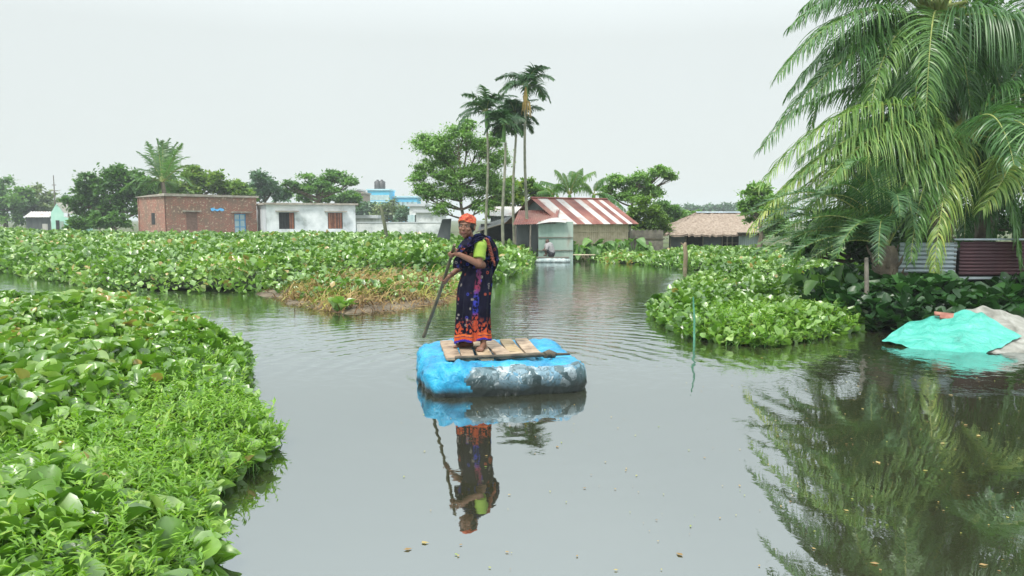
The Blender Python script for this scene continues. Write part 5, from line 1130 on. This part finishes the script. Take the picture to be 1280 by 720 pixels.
def sari_mat(name, hem=True):
    """cuv: x = angle round the body (0..1), y = height above the hem (m)"""
    m, t, o = mat(name); at = node(t, 'ShaderNodeAttribute', attribute_name='cuv'); sp = t.nodes.new('ShaderNodeSeparateXYZ'); t.links.new(at.outputs['Vector'], sp.inputs[0])
    tc = t.nodes.new('ShaderNodeTexCoord'); ob = tc.outputs['Object']
    base = ramp(t, noise_tex(t, 6, 4, ob), [(.3, (.002, .002, .008)), (.7, (.006, .006, .020))]).outputs[0]
    v = t.nodes.new('ShaderNodeTexVoronoi'); v.inputs['Scale'].default_value = 15; t.links.new(ob, v.inputs['Vector'])
    f1 = ramp(t, v.outputs['Distance'], [(.10, (0, 0, 0)), (.16, (1, 1, 1)), (.24, (1, 1, 1)), (.30, (0, 0, 0))]).outputs[0]
    sel = ramp(t, v.outputs['Color'], [(.35, (0, 0, 0)), (.5, (.75, .75, .75))]).outputs[0]
    f1b = t.nodes.new('ShaderNodeMath'); f1b.operation = 'MULTIPLY'; t.links.new(f1, f1b.inputs[0]); t.links.new(sel, f1b.inputs[1])
    fc = ramp(t, v.outputs['Color'], [(.4, (.30, .06, .03)), (.6, (.20, .18, .17)), (.75, (.03, .04, .26))], 'CONSTANT').outputs[0]
    c = mixc(t, f1b.outputs[0], base, fc)
    if hem:
        nn = noise_tex(t, 24, 3, ob); y2 = t.nodes.new('ShaderNodeMath'); y2.operation = 'MULTIPLY_ADD'; y2.inputs[1].default_value = .03; t.links.new(nn, y2.inputs[0]); t.links.new(sp.outputs['Y'], y2.inputs[2])
        # dense orange flowers above the border
        v2 = t.nodes.new('ShaderNodeTexNoise'); v2.inputs['Scale'].default_value = 26; v2.inputs['Detail'].default_value = 2; t.links.new(ob, v2.inputs['Vector'])
        fl = ramp(t, v2.outputs[0], [(.50, (0, 0, 0)), (.56, (1, 1, 1))]).outputs[0]; msk = ramp(t, y2.outputs[0], [(.16, (1, 1, 1)), (.30, (0, 0, 0))]).outputs[0]
        mm = t.nodes.new('ShaderNodeMath'); mm.operation = 'MULTIPLY'; t.links.new(fl, mm.inputs[0]); t.links.new(msk, mm.inputs[1]); c = mixc(t, mm.outputs[0], c, (.40, .065, .025))
        band = ramp(t, y2.outputs[0], [(0, (.03, .02, .22)), (.042, (.46, .075, .02)), (.072, (.04, .02, .06)), (.080, (.50, .11, .03)), (.105, (0, 0, 0))], 'CONSTANT').outputs[0]
        bm_ = ramp(t, y2.outputs[0], [(0, (1, 1, 1)), (.105, (0, 0, 0))], 'CONSTANT').outputs[0]; c = mixc(t, bm_, c, band)
        # pleat panel of blue and red running down the front
        fx = t.nodes.new('ShaderNodeMath'); fx.operation = 'SUBTRACT'; t.links.new(sp.outputs['X'], fx.inputs[0]); fx.inputs[1].default_value = .78
        ab = t.nodes.new('ShaderNodeMath'); ab.operation = 'ABSOLUTE'; t.links.new(fx.outputs[0], ab.inputs[0])
        pm = ramp(t, ab.outputs[0], [(.022, (1, 1, 1)), (.032, (0, 0, 0))]).outputs[0]
        pc = ramp(t, sp.outputs['Y'], [(0, (.42, .07, .03)), (.28, (.40, .06, .03)), (.34, (.03, .04, .30)), (.52, (.03, .035, .25)), (.60, (.20, .03, .06)), (.8, (.06, .02, .07))]).outputs[0]
        nn3 = ramp(t, noise_tex(t, 30, 3, ob), [(.42, (0, 0, 0)), (.5, (1, 1, 1))]).outputs[0]; mm2 = t.nodes.new('ShaderNodeMath'); mm2.operation = 'MULTIPLY'; t.links.new(pm, mm2.inputs[0]); t.links.new(nn3, mm2.inputs[1]); c = mixc(t, mm2.outputs[0], c, pc)
    else:
        n4 = noise_tex(t, 9, 4, ob, 1.5); c = mixc(t, ramp(t, n4, [(.56, (0, 0, 0)), (.64, (.8, .8, .8))]).outputs[0], c, (.035, .045, .22)); n5 = noise_tex(t, 16, 3, ob, 1); c = mixc(t, ramp(t, n5, [(.64, (0, 0, 0)), (.68, (.9, .9, .9))]).outputs[0], c, (.5, .11, .04))
    p = node(t, 'ShaderNodeBsdfPrincipled', Roughness=.85); p.inputs['Specular IOR Level'].default_value = .15; t.links.new(c, p.inputs['Base Color']); t.links.new(bump(t, noise_tex(t, 18, 4, ob, .8), .5, .01), p.inputs['Normal']); t.links.new(p.outputs[0], o.inputs['Surface']); return m
M['sari'] = sari_mat('printed_sari'); M['sari_end'] = sari_mat('printed_sari_end', False)

WY = 8.30
q = lambda px, py, dy=0.0: P(px, py, WY + dy)
per = thing('person', tuple(P(592, 438, WY)), 'woman in dark printed sari and orange headscarf standing on the raft with a pole', 'person')
DZ = .325
body = MB()
pel = q(594, 350); chest = q(590, 318); neckb = q(589, 303, .02); 
hc = q(583.5, 282.5, -.02); fd = Vector((-.30, -.95, -.05)).normalized(); upv = Vector((.05, -.02, 1)).normalized(); sdv = fd.cross(upv).normalized(); upv = sdv.cross(fd).normalized()
HMx = np.array([sdv, fd, upv]).T
HS = 1.13
HMx = HMx * HS                       # head scale
hp_ = lambda s, f_, u_: hc + HMx @ np.array((s, f_, u_))
body.ell(hp_(0, -.012, .022), (.073, .088, .088), HMx, nu=24, nv=16)          # cranium
body.ell(hp_(0, .022, -.03), (.058, .062, .082), HMx, nu=24, nv=16)           # face
body.ell(hp_(0, .050, -.088), (.027, .025, .022), HMx)                         # chin
body.ell(hp_(0, .082, -.012), (.010, .016, .026), HMx); body.ell(hp_(0, .094, -.026), (.015, .013, .011), HMx)   # nose
body.ell(hp_(0, .072, .022), (.045, .012, .009), HMx)                          # brow
for s_ in (-1, 1):
    body.ell(hp_(.036 * s_, .058, -.025), (.022, .022, .02), HMx)             # cheek
    body.ell(hp_(.076 * s_, -.008, -.012), (.009, .02, .03), HMx)             # ear
    body.ell(hp_(.040 * s_, .035, -.055), (.022, .03, .03), HMx)
body.ell(hp_(0, .078, -.058), (.024, .012, .010), HMx)
body.capsule(hp_(0, -.02, -.06), neckb - (0, 0, .03), .052, .060)
# torso
body.capsule(chest + (0, 0, .09), chest + (0, 0, -.05), .105, .10); body.ell(chest + (-.0, 0, .05), (.115, .155, .14)); body.capsule(chest + (.02, 0, -.08), pel + (0, 0, .05), .095, .125)
shL, shR = q(600, 307.5, -.13), q(585, 308, .15)
body.capsule(neckb - (0, 0, .03), shL, .055, .055); body.capsule(neckb - (0, 0, .03), shR, .055, .055)
elL, wrL = q(598.5, 329.5, -.20), q(574, 318, -.24)
elR, wrR = q(577, 333, .14), q(561.5, 345.5, .03)
body.capsule(shL, elL, .052, .040); body.capsule(elL, wrL, .041, .026)
body.capsule(shR, elR, .050, .038); body.capsule(elR, wrR, .038, .025)
# the pole: upper hand, lower hand and where it enters the water
pt_top, pt_low = q(567.5, 308, -.26), P(528, 428, 9.38)
pd = (pt_low - pt_top); pd /= np.linalg.norm(pd)
def hand(wrist, grip, pol_d, out, sgn, curl_dir):
    """palm beside the pole, four fingers closing round it, thumb opposite"""
    grip = np.array(grip); out = np.array(out, float); out -= pol_d * (out @ pol_d); out /= np.linalg.norm(out); ac = np.cross(pol_d, out) * curl_dir
    pc = grip + out * .034
    body.capsule(wrist, pc - pol_d * 0, .024, .024)
    for k in range(4):
        off = pol_d * (k - 1.5) * .0185; b = pc + off + ac * .012; ln = (.9, 1.05, 1.0, .8)[k]
        p1 = b + (ac * .034 - out * .006) * ln; p2 = p1 + (-out * .034 + ac * .002) * ln; p3 = p2 + (-ac * .026 - out * .006) * ln
        body.capsule(pc + off * .8, b, .0125, .0105, 8); body.capsule(b, p1, .0105, .0095, 8); body.capsule(p1, p2, .0095, .0085, 8); body.capsule(p2, p3, .0085, .0075, 8)
    tb = pc - pol_d * .030 - ac * .008; t1 = tb - ac * .026 - out * .012 - pol_d * .012; t2 = t1 - out * .034 + ac * .006 - pol_d * .006
    body.capsule(pc, tb, .016, .013, 8); body.capsule(tb, t1, .012, .0105, 8); body.capsule(t1, t2, .0105, .009, 8)
def on_pole(py):
    lo, hi = 0, 3
    f = lambda s: pt_top + pd * s
    # find s whose projection is at image row py
    for _ in range(40):
        m_ = (lo + hi) / 2; c = f(m_); v = ((c[2] - CAM_H) * ct + c[1] * st) / (c[1] * ct - (c[2] - CAM_H) * st); y_ = 360 - FPX * v
        if y_ < py: lo = m_
        else: hi = m_
    return f(lo)
gU, gL = on_pole(315.5), on_pole(350.5)
hand(wrL, gU, pd, wrL - gU, 1, 1); hand(wrR, gL, pd, wrR - gL, 1, -1)
# legs and feet
hipL, hipR = pel + (.02, -.08, -.02), pel + (-.02, .08, -.02)
def onto(px, py, dy, z):
    p = q(px, py, dy); p[2] = z; return p
kL, kR = onto(602, 395, -.09, .80), onto(585, 395, .04, .80); aL, aR = onto(604, 430, -.12, DZ + .085), onto(585.5, 430, .03, DZ + .085)
body.capsule(hipL, kL, .085, .055); body.capsule(hipR, kR, .085, .055); body.capsule(kL, aL, .052, .033); body.capsule(kR, aR, .052, .033)
def foot(an, d):
    d = np.array(d, float); d /= np.linalg.norm(d); s = np.array((-d[1], d[0], 0)); z0 = DZ
    heel = an.copy(); heel[2] = z0 + .030; heel -= d * .03; ball = heel + d * .15; ball[2] = z0 + .024
    body.capsule(an, heel, .034, .030); body.capsule(heel, ball, .029, .024); body.capsule(an - (0, 0, .02), ball + s * .012, .030, .020); body.capsule(ball - s * .018, ball + s * .022, .021, .021)
    for k, (o_, ln, r_) in enumerate([(-.034, .046, .0125), (-.013, .046, .0095), (.004, .042, .009), (.019, .037, .0085), (.033, .030, .008)]):
        b = ball + s * (-o_) ; b[2] = z0 + .016; body.capsule(b, b + d * ln + np.array((0, 0, -.004)), r_ * 1.1, r_, 8)
foot(aR, (-.95, -.30, 0)); foot(aL, (-.25, -.96, 0))
bo = remeshed(body, .0042, 'body', M['skin'], 3, per)
for s_ in (-1, 1):
    e = MB().ell(hp_(.027 * s_, .0735, .004), (.0095, .006, .0045), HMx).build('eye', M['eyewhite'], per); e.location = -per.location
    i_ = MB().ell(hp_(.027 * s_, .0782, .004), (.0055, .0026, .0045), HMx).build('iris', M['hair'], e)
    b_ = MB().ell(hp_(.028 * s_, .079, .021), (.017, .004, .0035), HMx).build('eyebrow', M['hair'], per); b_.location = -per.location
MBl = MB().ell(hp_(0, .0885, -.055), (.019, .0045, .0045), HMx).ell(hp_(0, .0885, -.0625), (.016, .0045, .004), HMx)
wpart(MBl, 'lips', M['lip'], per)
# hair under the scarf
hb = MB(); hb.ell(hp_(0, -.020, .016), (.080, .092, .088), HMx, nu=24, nv=16); hb.ell(hp_(0, -.075, -.035), (.05, .04, .045), HMx)
for s_ in (-1, 1): hb.ell(hp_(.066 * s_, -.004, .018), (.014, .035, .045), HMx)
remeshed(hb, .006, 'hair', M['hair'], 3, per)
# headscarf: cap wrapped over the forehead, knotted behind
V = []; ne, na = 22, 48
for i in range(ne):
    th_ = i / (ne - 1) * 1.0; row = []
    for j in range(na):
        a_ = 2 * math.pi * j / na; front = math.sin(a_)                      # +1 = forehead
        lim = 1.34 + .62 * (1 - front) / 2 + .22 * max(0, -front) - .05 * max(0, front) + .05 * math.sin(a_ * 3 + 1)              # lower at the nape
        ph = th_ * lim; wr = .006 * math.sin(a_ * 4 + th_ * 9 + 1) + .0035 * math.sin(a_ * 9 + th_ * 14) + .003 * math.sin(th_ * 40 + math.sin(a_) * 3)
        rr_ = np.array((.083, .102, .086)) + wr + (.004 if i > ne - 4 else 0)
        row.append(hp_(rr_[0] * math.sin(ph) * math.cos(a_), -.012 + rr_[1] * math.sin(ph) * math.sin(a_), .026 + rr_[2] * math.cos(ph)))
    V.append(row)
V = np.array(V); mb = MB(); mb.grid(V, closed=True); 
V2 = V.copy()[-3:] ; cen = V2.mean(axis=(0, 1)); V2 = cen + (V2 - cen) * .965; mb.grid(V2, closed=True); mb.grid(np.array([V[-1], V2[-1]]), closed=True)
mb.ell(hp_(-.0, -.105, -.01), (.034, .03, .032), HMx); mb.ell(hp_(.0, -.112, -.05), (.022, .02, .038), HMx)
wpart(mb, 'headscarf', M['scarf'], per)
# skirt of the sari
rows = [(335, 597, 17.5, .135), (345, 595.5, 19.5, .145), (358, 593.5, 21, .155), (375, 592, 21.5, .16), (395, 591, 21.5, .16), (412, 591, 22.0, .165), (424, 591, 22.8, .17), (428, 591, 23.0, .175)]
ry = np.array([r_[0] for r_ in rows], float); nr, na = 46, 120; V = np.zeros((nr, na, 3)); UVs = np.zeros((nr, na, 2)); zhem = q(590, 427)[2]
for i in range(nr):
    yy = 335 + (427 - 335) * i / (nr - 1); cx = np.interp(yy, ry, [r_[1] for r_ in rows]); hw = np.interp(yy, ry, [r_[2] for r_ in rows]) * WY / FPX; hd = np.interp(yy, ry, [r_[3] for r_ in rows]); c = q(cx, yy, -.03); tt_ = i / (nr - 1)
    for j in range(na):
        a_ = 2 * math.pi * j / na; fold = tt_ * (.012 * math.sin(a_ * 7 + .8) + .009 * math.sin(a_ * 13 + 2 + tt_ * 2) + .006 * math.sin(a_ * 23)) + .006 * (1 - tt_) * math.sin(a_ * 11 + tt_ * 9)
        # deep pleats at the front
        fa = math.atan2(math.sin(a_ - 4.9), math.cos(a_ - 4.9)); fold += .014 * math.exp(-(fa / .35) ** 2) * math.cos(fa * 26) * (.4 + .6 * tt_)
        k_ = 1 + fold / .17
        zz = c[2] + (.035 * tt_ ** 3) * math.sin(a_ * 1 + 2.6) + .01 * tt_ ** 4 * math.sin(a_ * 5)
        V[i, j] = (c[0] + hw * k_ * math.cos(a_), c[1] + hd * k_ * math.sin(a_), zz); UVs[i, j] = (j / na + 1e-4, zz - zhem - .035 * math.sin(a_ + 2.6) * tt_ ** 3 * 1.0 - .01 * tt_ ** 4 * math.sin(a_ * 5) + 1e-4)
mb = MB(); mb.grid(V, closed=True, uv=UVs); Vi = V.copy(); ci = Vi.mean(1, keepdims=True); Vi = ci + (Vi - ci) * .96; mb.grid(Vi[-8:], closed=True, uv=UVs[-8:]); mb.grid(np.array([V[-1], Vi[-1]]), closed=True, uv=UVs[-2:])
mb.grid(np.array([V[0], np.repeat(V[0].mean(0)[None], na, 0)]), closed=True, uv=UVs[:2])
wpart(mb, 'sari_skirt', M['sari'], per)
# wrapped upper part of the sari (chest), leaving the near arm and waist free
rows = [(339, 593, 17.5, .125), (330, 589.5, 16.5, .12), (320, 588, 17, .14), (312, 588.5, 17.5, .17), (305, 590, 15.5, .18), (299, 591, 10.5, .12), (295.5, 590, 7.5, .075)]
nr = 34; V = np.zeros((nr, na, 3)); rp_ = [r_[0] for r_ in rows][::-1]
for i in range(nr):
    yy = 339 + (295.5 - 339) * i / (nr - 1); f_ = lambda k: np.interp(yy, rp_, [r_[k] for r_ in rows][::-1]); c = q(f_(1), yy, -.0); hw = f_(2) * WY / FPX; hd = f_(3)
    for j in range(na):
        a_ = 2 * math.pi * j / na; fold = .007 * math.sin(a_ * 3 + i * .55) + .006 * math.sin(a_ * 5 - i * .8) + .004 * math.sin(i * 1.1 + a_ * 9)
        V[i, j] = (c[0] + (hw + fold) * math.cos(a_), c[1] + (hd + fold) * math.sin(a_), c[2])
wpart(MB().grid(V, closed=True), 'sari_bodice', M['sari_end'], per)
# bare waist at the near side is body; blouse sleeve
sdir = (elL - shL); sl_ = []
for t_, r_ in ((-.18, .045), (-.05, .066), (.1, .069), (.3, .067), (.5, .065), (.66, .066), (.72, .066), (.71, .058)):
    sl_.append((shL + sdir * t_, r_))
wpart(MB().tube([a for a, b in sl_], [b for a, b in sl_], 20, cap=False, wob=.035, seed=6), 'blouse_sleeve', M['green_cloth'], per)
wpart(MB().ell(q(600.5, 316, -.075), (.058, .05, .10)).ell(q(603, 307, -.07), (.05, .06, .07)), 'blouse', M['green_cloth'], per)
wpart(MB().ell(q(599.5, 331.5, -.075), (.07, .06, .055)), 'bare_waist', M['skin'], per)
# the end of the sari over the shoulder and hanging behind
def cloth_band(path, widths, wvec, th=.012, n=40, m=16, fold=.016, seed=0, name='sari_end'):
    path = np.array(path); s = np.linspace(0, 1, n); kp = np.linspace(0, 1, len(path)); c = np.stack([np.interp(s, kp, path[:, k]) for k in range(3)], -1)
    for _ in range(3): c[1:-1] = (c[:-2] + c[1:-1] * 2 + c[2:]) / 4
    wv = np.stack([np.interp(s, kp, np.array(wvec)[:, k]) for k in range(3)], -1); wv /= np.linalg.norm(wv, axis=1)[:, None]; wd = np.interp(s, kp, widths)
    T = np.gradient(c, axis=0); T /= np.linalg.norm(T, axis=1)[:, None]; Nn = np.cross(T, wv); Nn /= np.linalg.norm(Nn, axis=1)[:, None]
    u_ = np.linspace(-1, 1, m); V = []
    for i in range(n):
        h = fold * np.sin(u_ * 6.5 + seed + i * .07) + fold * .5 * np.sin(u_ * 13 + seed * 2 - i * .1)
        V.append(c[i] + u_[:, None] * wv[i] * wd[i] / 2 + Nn[i] * h[:, None])
    V = np.array(V); mb = MB(); mb.grid(V); V2 = V + Nn[:, None] * th; mb.grid(V2[:, ::-1])
    mb.grid(np.stack([V[:, 0], V2[:, 0]], 1)); mb.grid(np.stack([V[:, -1], V2[:, -1]], 1)); mb.grid(np.array([V[0], V2[0]])); mb.grid(np.array([V[-1], V2[-1]])); return mb
b1 = cloth_band([q(575, 334, -.13), q(577, 320, -.19), q(583, 309, -.20), q(592, 300, -.17), q(602, 296, -.06), q(609, 303, .03), q(613, 318, .06), q(612, 338, .06)],
                [.14, .17, .17, .15, .15, .16, .17, .12], [(.9, .2, .25), (.8, .1, .45), (.6, .1, .7), (.25, .6, .75), (.1, 1, .3), (.5, .9, 0), (.8, .6, 0), (.9, .4, 0)], seed=1)
wpart(b1, 'sari_end', M['sari_end'], per)
b2 = cloth_band([q(600, 297, .06), q(609, 300, .08), q(616, 312, .08), q(618, 326, .06), q(613, 345, .05)], [.12, .13, .14, .12, .05], [(.2, 1, 0), (.5, .8, 0), (.9, .4, 0), (.9, .3, 0), (.9, .3, 0)], seed=3, fold=.02)
wpart(b2, 'sari_fold', M['sari_end'], per)
nb = MB()
for k in range(9): nb.tube([q(607 + k * .9, 298 + k * 3.4, -.02 - .004 * k), q(610 + k * .9, 300 + k * 3.4, -.045), q(612 + k * .8, 304 + k * 3.5, -.01)], [.012, .016, .008], 6)
wpart(nb, 'red_border', plain('red_border_cloth', (.05, .012, .02), (.30, .07, .03), 45, .8), per)

# the pole she holds: its own thing
mb = MB(); s_ = np.linspace(-.03, 1.75, 24); bend = .012 * np.sin(s_ * 2.2)
pp = pt_top + pd * s_[:, None] + np.array((1, 0, .2)) * bend[:, None]; mb.tube(pp, np.linspace(.0165, .022, 24), 9, wob=.07, seed=2)
o = mb.build('bamboo_pole', plain('wet_bamboo', (.05, .045, .025), (.13, .11, .06), 9, .55)); tag(o, 'long dark bamboo pole held by the woman, its foot in the water', 'pole')

# ------------------------------------------------------------------ far raft and squatting man
r2 = thing('raft', (P(691, 325, 30.8)[0], 30.8, 0), 'small grey-white raft moored in front of the mint tin wall', 'raft')
mb = MB(); V = []
for i in range(30):
    a_ = i / 29; xx = -.74 + 1.48 * a_; rr_ = .13 * (1 - abs(2 * a_ - 1) ** 8) + .012 * math.sin(i * 1.7); V.append([(xx, .30 * math.cos(b_) * (1 - abs(2 * a_ - 1) ** 10), .07 + rr_ * math.sin(b_) + .01 * math.sin(i * 2 + b_ * 3)) for b_ in np.linspace(0, 2 * math.pi, 18, endpoint=False)])
mb.grid(np.array(V), closed=True); mb.build('hull', plain('pale_plastic_sheet', (.20, .27, .27), (.5, .56, .55), 7, .5, .6, .02), r2)
MB().box((0, 0, .2), (1.3, .4, .03)).build('deck', M['wood_grey'], r2)
o = MB().tube([P(716, 318.5, 30.9), P(744, 318.5, 30.9)], .022, 6).build('floating_pole', M['bamboo']); tag(o, 'pale bamboo pole lying low on the water right of the small raft', 'pole')
mp2 = thing('person', tuple(P(686, 320, 30.9)), 'person in a grey shirt squatting on the small raft with back turned', 'person')
bb = MB(); qq = lambda px, py, dy=0.: P(px, py, 30.9 + dy)
bb.ell(qq(684.2, 302.2), (.085, .10, .115)); bb.capsule(qq(684.6, 304), qq(686, 307), .05, .055); bb.capsule(qq(686, 308.5), qq(688.5, 315.5), .17, .15); bb.capsule(qq(689, 315.5), qq(689, 317.2), .15, .13)
bb.capsule(qq(689, 316.5, -.08), qq(681.5, 311.5, -.1), .085, .06); bb.capsule(qq(681.5, 311.5, -.1), qq(683, 318.5, -.1), .055, .04); bb.capsule(qq(683, 318.8, -.1), qq(680.5, 319.2, -.12), .04, .028)
bb.capsule(qq(689, 316.5, .1), qq(681.5, 311, .1), .085, .06); bb.capsule(qq(681.5, 311, .1), qq(682.5, 318.5, .1), .055, .04); bb.capsule(qq(682.5, 318.8, .1), qq(680, 319.2, .1), .04, .028)
bb.capsule(qq(685, 308, -.15), qq(682.5, 313, -.2), .05, .04); bb.capsule(qq(682.5, 313, -.2), qq(679.5, 312.5, -.12), .038, .028); bb.ell(qq(678.8, 312.4, -.1), (.04, .03, .03))
remeshed(bb, .015, 'body', plain('dark_skin', (.06, .035, .025), (.09, .05, .035), 8, .6), 2, mp2)
sb = MB(); sb.capsule(qq(686.1, 308.2), qq(688.7, 315), .19, .17); sb.capsule(qq(685, 307.8, -.15), qq(683.3, 311, -.19), .07, .06)
remeshed(sb, .015, 'shirt', plain('grey_shirt', (.24, .23, .24), (.36, .35, .35), 12, .85, .5, .02), 2, mp2)
lb = MB(); lb.capsule(qq(689.2, 316, 0), qq(689, 317.5, 0), .16, .15); lb.capsule(qq(689, 316.5, -.09), qq(682.5, 312.2, -.1), .095, .072); lb.capsule(qq(689, 316.5, .11), qq(682.5, 311.8, .1), .095, .072)
remeshed(lb, .015, 'lungi', plain('dark_lungi', (.02, .022, .03), (.05, .05, .06), 12, .85), 2, mp2)

# small floating things
frs = np.random.RandomState(12); mb = MB(); n = 420
fy = frs.uniform(3.6, 10.5, n); fx = frs.uniform(-.15, .72, n) * fy; k = ~((np.abs(fx + .1) < 1.1) & (fy > 7.0)); fx, fy = fx[k], fy[k]; n = len(fx)
mb.inst(LEAF[0] * (1, 1, .2), LEAF[1], np.stack([fx, fy, np.full(n, .006)], 1), rotm(frs.uniform(0, 6.28, n), 0 * fx, 0 * fx), frs.uniform(.006, .026, n) * (1 + 1.2 * (frs.rand(n) < .06)), frs.uniform(.2, .95, n))
o = mb.build('floating_specks', [M['dead']]); tag(o, 'tiny pale leaf specks scattered on the calm water', kind='stuff')
def rosette(label, x, y, seed, s=.14, n=16):
    rs = np.random.RandomState(seed); root = thing('floating_hyacinth', (x, y, 0), label, 'water plant'); az = rs.uniform(0, 6.28, n); r_ = rs.uniform(.02, .16, n)
    pos = np.stack([r_ * np.cos(az), r_ * np.sin(az), rs.uniform(.02, .2, n)], 1); mb = MB(); mb.inst(HY_NEAR[0], HY_NEAR[1], pos, rotm(az - math.pi / 2, np.radians(rs.normal(45, 15, n)), 0 * az), s * rs.uniform(.7, 1.1, n), rs.uniform(.5, .9, n)); mb.build('leaves', M['hyacinth'], root)
    st2 = MB()
    for p_ in pos: st2.tube([(0, 0, 0), p_ * (.6, .6, .5), p_], [.012, .01, .007], 5)
    st2.build('stalks', M['hy_stem'], root)
c = G(425, 390); rosette('lone bright green hyacinth floating before the dry stalks', c[0], c[1], 3, .17, 22)

# ------------------------------------------------------------------ haze (the far shore fades a little)
hz = MB().box((0, 419, 6.5), (1480, 1010, 17.2)); m, t, o = mat('haze_air')
pv = t.nodes.new('ShaderNodeVolumePrincipled'); pv.inputs['Color'].default_value = (.86, .95, .97, 1); pv.inputs['Density'].default_value = HAZE = 0.0009; t.links.new(pv.outputs[0], o.inputs['Volume'])
ho = hz.build('haze', m); tag(ho, 'thin pale haze in the air', kind='stuff')
